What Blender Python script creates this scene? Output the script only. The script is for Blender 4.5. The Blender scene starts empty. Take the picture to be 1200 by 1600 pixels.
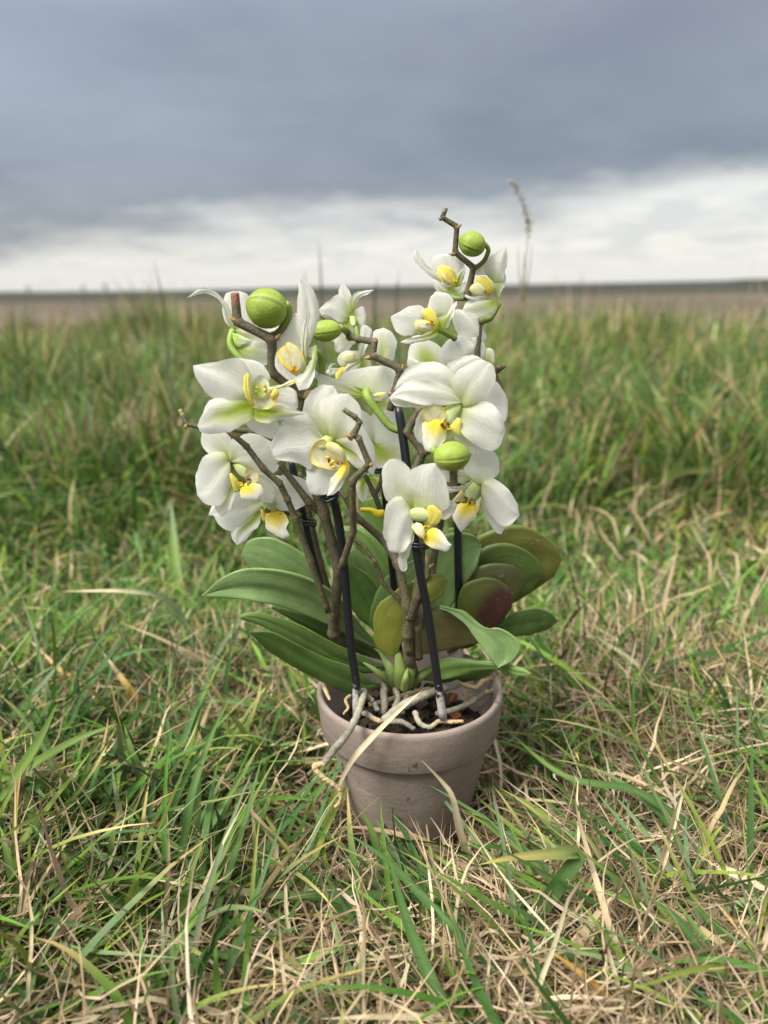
import bpy, bmesh, math, random
import numpy as np
from mathutils import Vector, Matrix, noise as mnoise

random.seed(7)
rng = np.random.default_rng(11)
R = math.radians
scene = bpy.context.scene
COL = scene.collection

# ------------------------------------------------------------------ camera
FPX = 1200.0                      # focal length in pixels of the 1200 x 1600 photograph
PITCH, ROLL, CAMZ = R(16.3), R(0.81), 0.34
fwd = Vector((0, math.cos(PITCH), -math.sin(PITCH)))
rgt0 = Vector((1, 0, 0)); up0 = Vector((0, math.sin(PITCH), math.cos(PITCH)))
rgt = rgt0 * math.cos(ROLL) - up0 * math.sin(ROLL)
upv = up0 * math.cos(ROLL) + rgt0 * math.sin(ROLL)
CAM = Vector((0, 0, CAMZ))
cd = bpy.data.cameras.new('camera'); cam = bpy.data.objects.new('camera', cd); COL.objects.link(cam)
M = Matrix((rgt, upv, -fwd)).transposed().to_4x4(); M.translation = CAM
cam.matrix_world = M
cd.sensor_fit = 'VERTICAL'; cd.sensor_height = 36.0; cd.sensor_width = 27.0
cd.lens = FPX / 1600 * 36.0
cd.clip_start = 0.01; cd.clip_end = 9000
cd.dof.use_dof = True; cd.dof.focus_distance = 0.425; cd.dof.aperture_fstop = 5.4
scene.camera = cam
scene.render.resolution_x = 768; scene.render.resolution_y = 1024

# ------------------------------------------------------------------ sky, sun, exposure
scene.view_settings.view_transform = 'Standard'
scene.view_settings.look = 'None'
scene.view_settings.gamma = 1.0
scene.view_settings.use_curve_mapping = False
EXPO = 2.15
scene.view_settings.exposure = EXPO
SUN_EL, SUN_AZ = R(54), R(-128)          # azimuth from +Y (away from the camera) towards +X
world = bpy.data.worlds.new('World'); scene.world = world; world.use_nodes = True
nt = world.node_tree; nt.nodes.clear()
def WN(t, **kw):
    n = nt.nodes.new(t)
    for k, v in kw.items(): setattr(n, k, v)
    return n
def wm(op, a, b=None, c=None):
    n = WN('ShaderNodeMath', operation=op)
    for i, v in enumerate((a, b, c)):
        if v is None: continue
        if isinstance(v, (int, float)): n.inputs[i].default_value = v
        else: nt.links.new(v, n.inputs[i])
    return n.outputs[0]
def wmix(f, a, b):
    n = WN('ShaderNodeMix', data_type='RGBA')
    nt.links.new(f, n.inputs[0])
    for i, v in ((6, a), (7, b)):
        if isinstance(v, tuple): n.inputs[i].default_value = (*v, 1)
        else: nt.links.new(v, n.inputs[i])
    return n.outputs[2]
def wstep(x, lo, hi):
    n = WN('ShaderNodeMapRange', interpolation_type='SMOOTHSTEP')
    nt.links.new(x, n.inputs[0]); n.inputs[1].default_value = lo; n.inputs[2].default_value = hi
    return n.outputs[0]
tc = WN('ShaderNodeTexCoord'); sep = WN('ShaderNodeSeparateXYZ'); nt.links.new(tc.outputs['Generated'], sep.inputs[0])
dx, dy, dz = sep.outputs
zc = wm('ADD', wm('MAXIMUM', dz, 0.0), 0.16)
cx = wm('DIVIDE', dx, zc); cy = wm('DIVIDE', dy, zc)
cmb = WN('ShaderNodeCombineXYZ'); nt.links.new(cx, cmb.inputs[0]); nt.links.new(cy, cmb.inputs[1])
def wnoise(scale, detail, rough=.5, off=(0, 0, 0)):
    mp = WN('ShaderNodeMapping'); mp.inputs['Location'].default_value = off
    nt.links.new(cmb.outputs[0], mp.inputs[0])
    n = WN('ShaderNodeTexNoise'); n.inputs['Scale'].default_value = scale
    n.inputs['Detail'].default_value = detail; n.inputs['Roughness'].default_value = rough
    nt.links.new(mp.outputs[0], n.inputs['Vector']); return n.outputs[0]
n1 = wnoise(0.55, 3, .5, (3.1, 1.2, 0)); n2 = wnoise(1.4, 4, .5, (0.4, 7.0, 2)); n3 = wnoise(3.2, 4, .55, (5, 2, 1))
# height over the horizon, bent by the cloud base's own unevenness
edge = wm('ADD', wm('ADD', dz, wm('MULTIPLY', dx, -0.075)), wm('MULTIPLY', wm('SUBTRACT', n2, .5), 0.13))
edge = wm('ADD', edge, wm('MULTIPLY', wm('SUBTRACT', n3, .5), 0.10))
cover = wstep(edge, 0.040, 0.118)
dark = wmix(wstep(n1, .34, .66), (0.180, 0.193, 0.225), (0.275, 0.292, 0.330))
dark = wmix(wm('MULTIPLY', wstep(n3, .40, .75), .25), dark, (0.35, 0.38, 0.43))
# the deck thins with height and to the left
thin = wstep(wm('ADD', wm('ADD', dz, wm('MULTIPLY', dx, -0.42)), wm('MULTIPLY', wm('SUBTRACT', n2, .5), .35)), 0.15, 0.50)
dark = wmix(wm('MULTIPLY', thin, .55), dark, (0.50, 0.56, 0.64))
dark = wmix(wstep(dz, 0.30, 0.95), dark, (1.45, 1.45, 1.45))
light = wmix(wstep(n3, .38, .60), (0.62, 0.62, 0.61), (0.88, 0.845, 0.775))
light = wmix(wm('MULTIPLY', wstep(dz, 0.005, 0.05), .75), (0.80, 0.79, 0.75), light)
skyc = wmix(cover, light, dark)
bgc = WN('ShaderNodeBackground'); nt.links.new(skyc, bgc.inputs[0]); bgc.inputs[1].default_value = 2 ** (-EXPO)
st = WN('ShaderNodeTexSky', sky_type='NISHITA'); st.sun_disc = False; st.sun_elevation = SUN_EL; st.sun_rotation = SUN_AZ
bgs = WN('ShaderNodeBackground'); nt.links.new(st.outputs[0], bgs.inputs[0]); bgs.inputs[1].default_value = 0.1
mx = WN('ShaderNodeMixShader'); mx.inputs[0].default_value = 0.94
nt.links.new(bgs.outputs[0], mx.inputs[1]); nt.links.new(bgc.outputs[0], mx.inputs[2])
wo = WN('ShaderNodeOutputWorld'); nt.links.new(mx.outputs[0], wo.inputs[0])

sl = bpy.data.lights.new('sun', 'SUN'); sl.energy = 1.5; sl.angle = R(28); sl.color = (1, .965, .90)
sun = bpy.data.objects.new('sun', sl); COL.objects.link(sun)
sd = Vector((math.sin(SUN_AZ) * math.cos(SUN_EL), math.cos(SUN_AZ) * math.cos(SUN_EL), math.sin(SUN_EL)))
sun.rotation_euler = (-sd).to_track_quat('-Z', 'Y').to_euler(); sun.location = (0, 0, 5)

# ------------------------------------------------------------------ materials
def node_mat(name):
    m = bpy.data.materials.new(name); m.use_nodes = True
    t = m.node_tree; b = t.nodes['Principled BSDF']; return m, t, b
def colour_mat(name, rough=.5, spec=.3, trans=0.0, bump=0.0, bscale=300, var=.12, vscale=60, bstretch=(1, 1, 1), tint=(1, 1, 1), uvbump=False):
    """base colour from the mesh's own colour attribute, broken by noise; optional light passing through"""
    m, t, b = node_mat(name)
    a = t.nodes.new('ShaderNodeAttribute'); a.attribute_name = 'Col'
    c = t.nodes.new('ShaderNodeTexCoord')
    n = t.nodes.new('ShaderNodeTexNoise'); n.inputs['Scale'].default_value = vscale; n.inputs['Detail'].default_value = 4
    t.links.new(c.outputs['Object'], n.inputs['Vector'])
    mr = t.nodes.new('ShaderNodeMapRange'); mr.inputs[3].default_value = 1 - var; mr.inputs[4].default_value = 1 + var
    mr.inputs[1].default_value = .3; mr.inputs[2].default_value = .7
    t.links.new(n.outputs[0], mr.inputs[0])
    mm = t.nodes.new('ShaderNodeVectorMath'); mm.operation = 'SCALE'
    t.links.new(a.outputs['Color'], mm.inputs[0]); t.links.new(mr.outputs[0], mm.inputs['Scale'])
    t.links.new(mm.outputs[0], b.inputs['Base Color'])
    b.inputs['Roughness'].default_value = rough; b.inputs['Specular IOR Level'].default_value = spec
    if bump:
        mp = t.nodes.new('ShaderNodeMapping'); mp.inputs['Scale'].default_value = bstretch
        t.links.new(c.outputs['UV' if uvbump else 'Object'], mp.inputs[0])
        nb = t.nodes.new('ShaderNodeTexNoise'); nb.inputs['Scale'].default_value = bscale; nb.inputs['Detail'].default_value = 3
        t.links.new(mp.outputs[0], nb.inputs['Vector'])
        bp = t.nodes.new('ShaderNodeBump'); bp.inputs['Strength'].default_value = bump; bp.inputs['Distance'].default_value = .001
        t.links.new(nb.outputs[0], bp.inputs['Height']); t.links.new(bp.outputs[0], b.inputs['Normal'])
    if trans:
        tr = t.nodes.new('ShaderNodeBsdfTranslucent'); t.links.new(mm.outputs[0], tr.inputs[0])
        ms = t.nodes.new('ShaderNodeMixShader'); ms.inputs[0].default_value = trans
        o = t.nodes['Material Output']
        t.links.new(b.outputs[0], ms.inputs[1]); t.links.new(tr.outputs[0], ms.inputs[2]); t.links.new(ms.outputs[0], o.inputs[0])
    return m
MP = colour_mat('petal_tissue', .75, .08, .45, .6, 6.0, .03, 300, (1, 9, 1), uvbump=True)
ML = colour_mat('lip_tissue', .4, .35, .22, .2, 5.0, .08, 700, (1, 4, 1), uvbump=True)
MLEAF = colour_mat('leaf_skin', .40, .42, 0.0, .35, 5.0, .22, 60, (1, 12, 1), uvbump=True)
def specks(m, scale, lo, hi, rgb, amt):
    t = m.node_tree; b = t.nodes['Principled BSDF']; src = b.inputs['Base Color'].links[0].from_socket
    c = t.nodes.new('ShaderNodeTexCoord'); n = t.nodes.new('ShaderNodeTexNoise'); n.inputs['Scale'].default_value = scale; n.inputs['Detail'].default_value = 2
    t.links.new(c.outputs['Object'], n.inputs['Vector'])
    r_ = t.nodes.new('ShaderNodeMapRange'); r_.inputs[1].default_value = lo; r_.inputs[2].default_value = hi; r_.inputs[4].default_value = amt
    t.links.new(n.outputs[0], r_.inputs[0]); x = t.nodes.new('ShaderNodeMix'); x.data_type = 'RGBA'; t.links.new(r_.outputs[0], x.inputs[0])
    t.links.new(src, x.inputs[6]); x.inputs[7].default_value = (*rgb, 1); t.links.new(x.outputs[2], b.inputs['Base Color'])
specks(MLEAF, 330, .68, .74, (.34, .38, .24), .28); specks(MLEAF, 90, .60, .75, (.20, .20, .07), .30)
MBUD = colour_mat('bud_skin', .5, .3, 0.10, .3, 700, .16, 130)
MSTEM = colour_mat('stem_skin', .6, .3, 0, .7, 900, .28, 420)
MROOT = colour_mat('root_skin', .85, .15, 0, 1.0, 700, .26, 260)
MGRASS = colour_mat('grass_blade', .5, .16, .32, 0, 1, .10, 40)
MSTRAW = colour_mat('dry_straw', .7, .12, .12, 0, 1, .16, 90)
def flat(name, rgb, rough=.5, spec=.5, nscale=50, var=.2, bump=0, rgb2=None, stretch=(1, 1, 1), dist=.001):
    m, t, b = node_mat(name)
    c = t.nodes.new('ShaderNodeTexCoord'); mp = t.nodes.new('ShaderNodeMapping'); mp.inputs['Scale'].default_value = stretch
    t.links.new(c.outputs['Object'], mp.inputs[0])
    n = t.nodes.new('ShaderNodeTexNoise'); n.inputs['Scale'].default_value = nscale; n.inputs['Detail'].default_value = 6
    t.links.new(mp.outputs[0], n.inputs['Vector'])
    r = t.nodes.new('ShaderNodeValToRGB'); r.color_ramp.elements[0].position = .32; r.color_ramp.elements[1].position = .68
    r.color_ramp.elements[0].color = (*[x * (1 - var) for x in rgb], 1)
    r.color_ramp.elements[1].color = (*(rgb2 or [x * (1 + var) for x in rgb]), 1)
    t.links.new(n.outputs[0], r.inputs[0]); t.links.new(r.outputs[0], b.inputs['Base Color'])
    b.inputs['Roughness'].default_value = rough; b.inputs['Specular IOR Level'].default_value = spec
    if bump:
        bp = t.nodes.new('ShaderNodeBump'); bp.inputs['Strength'].default_value = bump; bp.inputs['Distance'].default_value = dist
        t.links.new(n.outputs[0], bp.inputs['Height']); t.links.new(bp.outputs[0], b.inputs['Normal'])
    return m
MSOIL = flat('verge_soil', (0.040, 0.033, 0.020), .95, .1, 40, .5, .8, dist=.01)
MFIELD = flat('ploughed_soil', (0.100, 0.080, 0.058), .95, .1, .6, .2, .3, rgb2=(0.145, 0.116, 0.086), stretch=(.15, 1, 1), dist=.1)
MFAR = flat('far_crop', (0.050, 0.050, 0.038), .95, .1, .02, .25)
MBANK = flat('far_bank', (0.035, 0.038, 0.030), .95, .1, .05, .3)
MBARK = flat('bare_tree', (0.10, 0.095, 0.085), .9, .1, .5, .2)
MTURB = flat('turbine_paint', (0.62, 0.63, 0.64), .5, .3, .5, .03)
MBLACKP = flat('black_plastic', (0.010, 0.011, 0.014), .42, .5, 300, .3, .1)
MYEL = flat('yellow_plastic', (0.80, 0.62, 0.02), .4, .5, 200, .08)

# ------------------------------------------------------------------ helpers
def ray(px, py):
    return (fwd + rgt * ((px - 600) / FPX) - upv * ((py - 800) / FPX))
def P(px, py, Y):
    d = ray(px, py); return CAM + d * (Y / d.y)
def G(px, py, z):
    d = ray(px, py); return CAM + d * ((z - CAMZ) / d.z)
def pxs(Y):                      # metres per photograph pixel at distance Y
    return Y / 1200.0 * 1.0
WO = {}
def tag(o, label=None, cat=None, group=None, kind=None):
    if label: o['label'] = label
    if cat: o['category'] = cat
    if group: o['group'] = group
    if kind: o['kind'] = kind
    return o
def place(o, parent, origin):
    COL.objects.link(o); WO[o.name] = Vector(origin)
    if parent is not None:
        o.parent = parent; o.location = Vector(origin) - WO[parent.name]
    else: o.location = origin
    return o
def empty(name, loc):
    o = bpy.data.objects.new(name, None); o.empty_display_size = .02
    return place(o, None, loc)
def mesh(name, V, F, mat, parent=None, origin=None, cols=None, uvs=None, smooth=True):
    V = np.asarray(V, float)
    if origin is None: origin = Vector(V.mean(0)) if parent is None else WO[parent.name]
    me = bpy.data.meshes.new(name)
    me.from_pydata((V - np.array(origin)).tolist(), [], F)
    if cols is not None:
        a = me.color_attributes.new('Col', 'FLOAT_COLOR', 'POINT')
        c = np.ones((len(V), 4), np.float32); c[:, :3] = cols; a.data.foreach_set('color', c.ravel())
    if uvs is not None:
        u = me.uv_layers.new(name='UVMap')
        li = np.zeros(len(me.loops), np.int32); me.loops.foreach_get('vertex_index', li)
        u.data.foreach_set('uv', np.asarray(uvs, np.float32)[li].ravel())
    if smooth: me.polygons.foreach_set('use_smooth', [True] * len(me.polygons))
    me.materials.append(mat)
    o = bpy.data.objects.new(name, me)
    return place(o, parent, origin)
def catmull(pts, n):
    pts = [np.array(p, float) for p in pts]
    if len(pts) == 2: 
        return np.array([pts[0] + (pts[1] - pts[0]) * i / (n - 1) for i in range(n)])
    seg = [np.linalg.norm(pts[i + 1] - pts[i]) for i in range(len(pts) - 1)]
    cum = np.concatenate([[0], np.cumsum(seg)]); tot = cum[-1]
    ext = [2 * pts[0] - pts[1]] + pts + [2 * pts[-1] - pts[-2]]
    out = []
    for i in range(n):
        s = tot * i / (n - 1); k = min(int(np.searchsorted(cum, s, 'right')) - 1, len(seg) - 1); k = max(k, 0)
        u = (s - cum[k]) / max(seg[k], 1e-9)
        a, b, c, d = ext[k], ext[k + 1], ext[k + 2], ext[k + 3]
        out.append(.5 * ((2 * b) + (-a + c) * u + (2 * a - 5 * b + 4 * c - d) * u * u + (-a + 3 * b - 3 * c + d) * u ** 3))
    return np.array(out)
def tube(pts, rad, nseg=8, closed_caps=True, jitter=0.0):
    pts = np.asarray(pts, float); n = len(pts)
    rad = np.broadcast_to(np.asarray(rad, float), (n,)) if np.ndim(rad) else np.full(n, rad)
    V, F = [], []
    tprev = None; nx = None
    for i in range(n):
        t = pts[min(i + 1, n - 1)] - pts[max(i - 1, 0)]; t /= max(np.linalg.norm(t), 1e-9)
        if nx is None:
            h = np.array([0, -1.0, 0.1]) if abs(t[1]) < .9 else np.array([1.0, 0, 0])
            nx = h - t * h.dot(t)
        else: nx = nx - t * nx.dot(t)
        nx /= np.linalg.norm(nx); ny = np.cross(t, nx)
        for k in range(nseg):
            a = 2 * math.pi * k / nseg; r = rad[i] * (1 + random.uniform(-jitter, jitter))
            V.append(pts[i] + (nx * math.cos(a) + ny * math.sin(a)) * r)
    for i in range(n - 1):
        for k in range(nseg):
            k2 = (k + 1) % nseg
            F.append((i * nseg + k, i * nseg + k2, (i + 1) * nseg + k2, (i + 1) * nseg + k))
    if closed_caps:
        F.append(tuple(range(nseg))[::-1]); F.append(tuple((n - 1) * nseg + k for k in range(nseg)))
    return V, F
def join(parts):
    V, F, C = [], [], []
    for p in parts:
        o = len(V); V += list(p[0]); F += [tuple(i + o for i in f) for f in p[1]]
        if len(p) > 2: C += list(p[2])
    return V, F, C
def smooth01(x, a, b):
    x = np.clip((x - a) / (b - a), 0, 1); return x * x * (3 - 2 * x)

# ------------------------------------------------------------------ terrain
def hill(x, y):
    """height of the verge: level round the pot, a rough rise behind, then down to the field"""
    x = np.asarray(x, float); y = np.asarray(y, float)
    up = smooth01(y, .75, 2.3) * .045
    left = smooth01(-x, -.1, .9) * smooth01(y, .5, 1.5) * .03
    down = smooth01(y, 3.2, 9.0) * .60
    side = smooth01(np.abs(x), 4, 12) * .3
    w = .006 * np.sin(x * 9 + 1.3) * np.cos(y * 7.1) + .004 * np.sin(x * 23 + y * 17)
    return up + left - down - side + w
def build_verge():
    xs = np.concatenate([-np.geomspace(14, .6, 26), np.linspace(-.55, .55, 56), np.geomspace(.6, 14, 26)])
    ys = np.concatenate([np.linspace(-3, -.2, 12), np.linspace(-.15, 1.3, 70), np.geomspace(1.35, 12, 40)])
    X, Y = np.meshgrid(xs, ys); Z = hill(X, Y)
    V = np.stack([X.ravel(), Y.ravel(), Z.ravel()], 1); nx = len(xs)
    F = [(j * nx + i, j * nx + i + 1, (j + 1) * nx + i + 1, (j + 1) * nx + i) for j in range(len(ys) - 1) for i in range(nx - 1)]
    o = mesh('ground', V, F, MSOIL, origin=(0, 0, 0)); tag(o, kind='structure')
build_verge()
FZ = -0.42
def sheet(name, x0, x1, y0, y1, z, mat, nx=2, ny=2):
    X, Y = np.meshgrid(np.linspace(x0, x1, nx), np.linspace(y0, y1, ny))
    V = np.stack([X.ravel(), Y.ravel(), np.full(X.size, z)], 1)
    F = [(j * nx + i, j * nx + i + 1, (j + 1) * nx + i + 1, (j + 1) * nx + i) for j in range(ny - 1) for i in range(nx - 1)]
    o = mesh(name, V, F, mat, origin=(0, 0, 0), smooth=False); tag(o, kind='structure'); return o
sheet('ploughed_field', -4000, 4000, -4000, 4500, FZ, MFIELD)
sheet('far_crop_field', -4000, 4000, 62, 4500, FZ + .02, MFAR)
# low bank on the horizon
xs = np.linspace(-900, 900, 181); V = []; F = []
for i, x in enumerate(xs):
    h = 1.15 + .25 * math.sin(x * .011) + .18 * math.sin(x * .037 + 2) + .12 * random.random() + (.5 if x > 150 else 0)
    V += [(x, 330, FZ), (x, 338, FZ + h), (x, 352, FZ + h), (x, 362, FZ)]
for i in range(180):
    for k in range(3): F.append((i * 4 + k, i * 4 + 4 + k, i * 4 + 5 + k, i * 4 + 1 + k))
tag(mesh('far_bank', V, F, MBANK, origin=(0, 345, FZ)), kind='structure')

# bare trees and turbines on the left horizon
def bare_tree(px, top_py, Y, label, w=1.0):
    base = P(px, 458, Y); base.z = FZ + .5
    topz = P(px, top_py, Y).z; h = topz - base.z
    o = empty('bare_tree', base); tag(o, label, 'tree', 'bare trees on the left horizon')
    V, F = tube(catmull([base, base + Vector((.1 * h * .1, 0, h * .4)), base + Vector((0, 0, h * .75))], 6), np.linspace(h * .035, h * .014, 6), 6)
    mesh('trunk', V, F, MBARK, o)
    parts = []
    for k in range(150):
        a = random.uniform(0, 2 * math.pi); z0 = random.uniform(.22, .75) * h; L = h * random.uniform(.12, .36) * w
        s = base + Vector((0, 0, z0)); e = random.uniform(.1, 1.3)
        mid = s + Vector((math.cos(a) * math.cos(e), math.sin(a) * math.cos(e), math.sin(e))) * L * .6
        en = mid + Vector((math.cos(a + random.uniform(-.7, .7)), math.sin(a), 1.1)) * L * .35
        parts.append(tube([s, mid, en], [h * .012, h * .008, h * .003], 3, False))
    V, F, _ = join(parts); mesh('crown', V, F, MBARK, o)
bare_tree(45, 446, 420, 'small rounded bare tree standing leftmost on the horizon', 1.2)
bare_tree(131, 444, 430, 'low bare tree right of the tall hazy turbine on the horizon', 1.1)
bare_tree(165, 441, 425, 'taller bare tree on the horizon, between the low bare tree and the small bush', 1.0)
bare_tree(207, 447, 440, 'tiny bare tree on the horizon, nearest to the tall dark blade on its right', 1.3)
def turbine(px, top_py, Y, label, rot):
    base = P(px, 456, Y); base.z = FZ
    hub = P(px, top_py + 12, Y); h = hub.z - base.z
    o = empty('wind_turbine', base); tag(o, label, 'wind turbine', 'wind turbines on the left horizon')
    V, F = tube([base, base + Vector((0, 0, h))], [h * .022, h * .012], 10); mesh('tower', V, F, MTURB, o)
    hb = base + Vector((0, -h * .03, h))
    V, F = tube([hb + Vector((0, h * .07, 0)), hb, hb + Vector((0, -h * .02, 0))], [h * .016, h * .018, h * .008], 8); mesh('hub', V, F, MTURB, o)
    for k in range(3):
        a = rot + k * 2 * math.pi / 3; d = Vector((math.sin(a), 0, math.cos(a))); s = Vector((d.z, 0, -d.x))
        L = h * .55; pr = [(.0, .010), (.15, .022), (.5, .014), (1, .003)]
        V = []
        for t, w in pr:
            for sg, dy in ((-1, 0), (1, 0), (.3, .006)): V.append(hb + d * L * t + s * sg * w * h + Vector((0, dy * h, 0)))
        F = []
        for i in range(3):
            for j in range(3): F.append((i * 3 + j, i * 3 + (j + 1) % 3, i * 3 + 3 + (j + 1) % 3, i * 3 + 3 + j))
        mesh('rotor_blade', V, F, MTURB, o)
turbine(15, 432, 1500, 'pale wind turbine at the left edge of the horizon', .3)
turbine(60, 432, 1500, 'pale wind turbine beside the leftmost bare tree', .9)
turbine(113, 427, 1400, 'tallest hazy wind turbine on the left horizon', .1)

# ------------------------------------------------------------------ grass
def blades(root, L, W, th0, kap, phi, psi, colb, colt, nseg=6, wob=0.0, fold=.0, tipfrac=.55, zfloor=None):
    """ribbons grown from root; th = lean from vertical, phi = heading; returns V, F(quads), C"""
    n = len(L); t = np.linspace(0, 1, nseg + 1)
    th = th0[:, None] + kap[:, None] * t[None, :]; ph = phi[:, None] + psi[:, None] * t[None, :]
    if wob:
        th = th + np.cumsum(rng.normal(0, wob, (n, nseg + 1)), 1); ph = ph + np.cumsum(rng.normal(0, wob * 1.3, (n, nseg + 1)), 1)
    ds = (L / nseg)[:, None]
    dxs = np.sin(th) * np.cos(ph) * ds; dys = np.sin(th) * np.sin(ph) * ds; dzs = np.cos(th) * ds
    z0 = np.zeros((n, 1))
    cx = np.concatenate([z0, np.cumsum(dxs[:, :-1], 1)], 1) + root[:, 0:1]
    cy = np.concatenate([z0, np.cumsum(dys[:, :-1], 1)], 1) + root[:, 1:2]
    cz = np.concatenate([z0, np.cumsum(dzs[:, :-1], 1)], 1) + root[:, 2:3]
    fl = hill(cx, cy) + (.001 if zfloor is None else zfloor)
    cz = np.maximum(cz, fl)
    w = W[:, None] * np.minimum(1, (1 - t ** 3)[None, :]) * (np.minimum(1, .55 + 1.6 * t))[None, :] * .5
    w = np.maximum(w, 1e-5)
    roll = rng.normal(0, .45, n)[:, None]
    sx = -np.sin(ph) * np.cos(roll) + np.cos(th) * np.cos(ph) * np.sin(roll)
    sy = np.cos(ph) * np.cos(roll) + np.cos(th) * np.sin(ph) * np.sin(roll)
    sz = -np.sin(th) * np.sin(roll)
    A = np.stack([cx - sx * w, cy - sy * w, cz - sz * w], -1); B = np.stack([cx + sx * w, cy + sy * w, cz + sz * w], -1)
    if fold:
        # middle line sunk: a shallow V section
        nxv = np.cross(np.stack([sx, sy, sz], -1), np.stack([np.sin(th) * np.cos(ph), np.sin(th) * np.sin(ph), np.cos(th)], -1))
        Cc = np.stack([cx, cy, cz], -1) + nxv * (w * fold)[..., None]
        V = np.stack([A, Cc, B], 2); m = 3
    else: V = np.stack([A, B], 2); m = 2
    V = V.reshape(-1, 3)
    base = (np.arange(n) * (nseg + 1) * m)[:, None, None] + (np.arange(nseg) * m)[None, :, None]
    qs = []
    for k in range(m - 1): qs.append(np.stack([base[..., 0] + k, base[..., 0] + k + 1, base[..., 0] + m + k + 1, base[..., 0] + m + k], -1))
    F = np.concatenate([q.reshape(-1, 4) for q in qs])
    g = smooth01(t, tipfrac, 1.0)[None, :, None]
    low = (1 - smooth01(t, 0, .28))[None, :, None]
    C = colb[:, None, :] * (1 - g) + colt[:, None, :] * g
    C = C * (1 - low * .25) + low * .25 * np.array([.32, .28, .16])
    C = np.repeat(C[:, :, None, :], m, 2).reshape(-1, 3)
    return V, F, C
def bulk(name, chunks, mat, label, cat):
    V = np.concatenate([c[0] for c in chunks]); C = np.concatenate([c[2] for c in chunks])
    off = 0; Fs = []
    for c in chunks: Fs.append(c[1] + off); off += len(c[0])
    F = np.concatenate(Fs).astype(np.int32)
    me = bpy.data.meshes.new(name); me.vertices.add(len(V)); me.vertices.foreach_set('co', V.astype(np.float32).ravel())
    me.loops.add(F.size); me.loops.foreach_set('vertex_index', F.ravel())
    me.polygons.add(len(F)); me.polygons.foreach_set('loop_start', np.arange(0, F.size, 4, dtype=np.int32))
    me.polygons.foreach_set('use_smooth', np.ones(len(F), bool))
    me.update(calc_edges=True)
    a = me.color_attributes.new('Col', 'FLOAT_COLOR', 'POINT')
    c4 = np.ones((len(V), 4), np.float32); c4[:, :3] = np.clip(C, 0.005, .9); a.data.foreach_set('color', c4.ravel())
    me.materials.append(mat); o = bpy.data.objects.new(name, me); COL.objects.link(o)
    tag(o, label, cat, kind='stuff'); return len(F)
POTX, POTY, POTR = 0.0165, 0.44, 0.060
def lowfreq(x, y, s, ox, oy):
    return (np.sin(x * s * 1.7 + ox) * np.cos(y * s * 1.3 + oy) + .6 * np.sin(x * s * 3.1 + y * s * 2.3 + ox * 2) + .4 * np.cos(y * s * 5.2 - x * s * 3.7 + oy)) / 2
def scatter(n, y0, y1, margin=.15, power=1.0):
    n = int(n * (1.35 if y0 < .4 else 1.15 if y0 < 1 else 1.05))
    """roots inside the wedge the photograph looks into (and a bit beside it)"""
    u = rng.random(n); y = (y0 ** (1 + power) + u * (y1 ** (1 + power) - y0 ** (1 + power))) ** (1 / (1 + power))
    x = (rng.random(n) * 2 - 1) * (y * .62 + margin)
    z = hill(x, y); return np.stack([x, y, z], 1)
def off_pot(root, r=.050):
    d = np.hypot(root[:, 0] - POTX, root[:, 1] - POTY); return d > r
GREEN = np.array([[.088, .195, .030], [.070, .160, .034], [.132, .238, .036], [.046, .112, .024], [.100, .195, .066], [.185, .258, .046], [.150, .222, .098]])
STRAW = np.array([[.47, .375, .225], [.36, .27, .15], [.58, .48, .32], [.24, .17, .095], [.42, .31, .20], [.13, .09, .05], [.18, .125, .07]])  # the darkest tones put shadow between the straws into the colour
TIPC = np.array([[.50, .36, .15], [.55, .42, .20], [.40, .34, .12]])
def pick(pal, n, jit=.12):
    c = pal[rng.integers(0, len(pal), n)]; return c * (1 + rng.normal(0, jit, (n, 1))) * (1 + rng.normal(0, .04, (n, 3)))
def greencols(n, tipdry=.25, drystr=.06):
    cb = pick(GREEN, n); ct = cb * rng.uniform(.9, 1.35, (n, 1))
    d = rng.random(n) < tipdry; ct[d] = pick(TIPC, d.sum())
    s = rng.random(n) < drystr; cb[s] = pick(STRAW, s.sum()); ct[s] = pick(STRAW, s.sum())
    return cb, ct
ntri = 0
# straw density: more in front and to the right of the pot, little far left
def strawness(x, y):
    v = .5 + .55 * lowfreq(x, y, 9, .4, 2.1) + .35 * smooth01(x, -.02, .22) * smooth01(-y, -.85, -.5) - .3 * smooth01(y, .55, .8) - .5 * smooth01(-x, .10, .30) * smooth01(y, .36, .5)
    v += .75 * np.exp(-((x + .055) ** 2 + (y - .315) ** 2) / .003) + .8 * np.exp(-((x - .12) ** 2 + (y - .42) ** 2) / .005) - .16 - .20 * smooth01(-x, .02, .2) - .58 * smooth01(y, .60, .85)
    return v
straw = []
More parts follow.
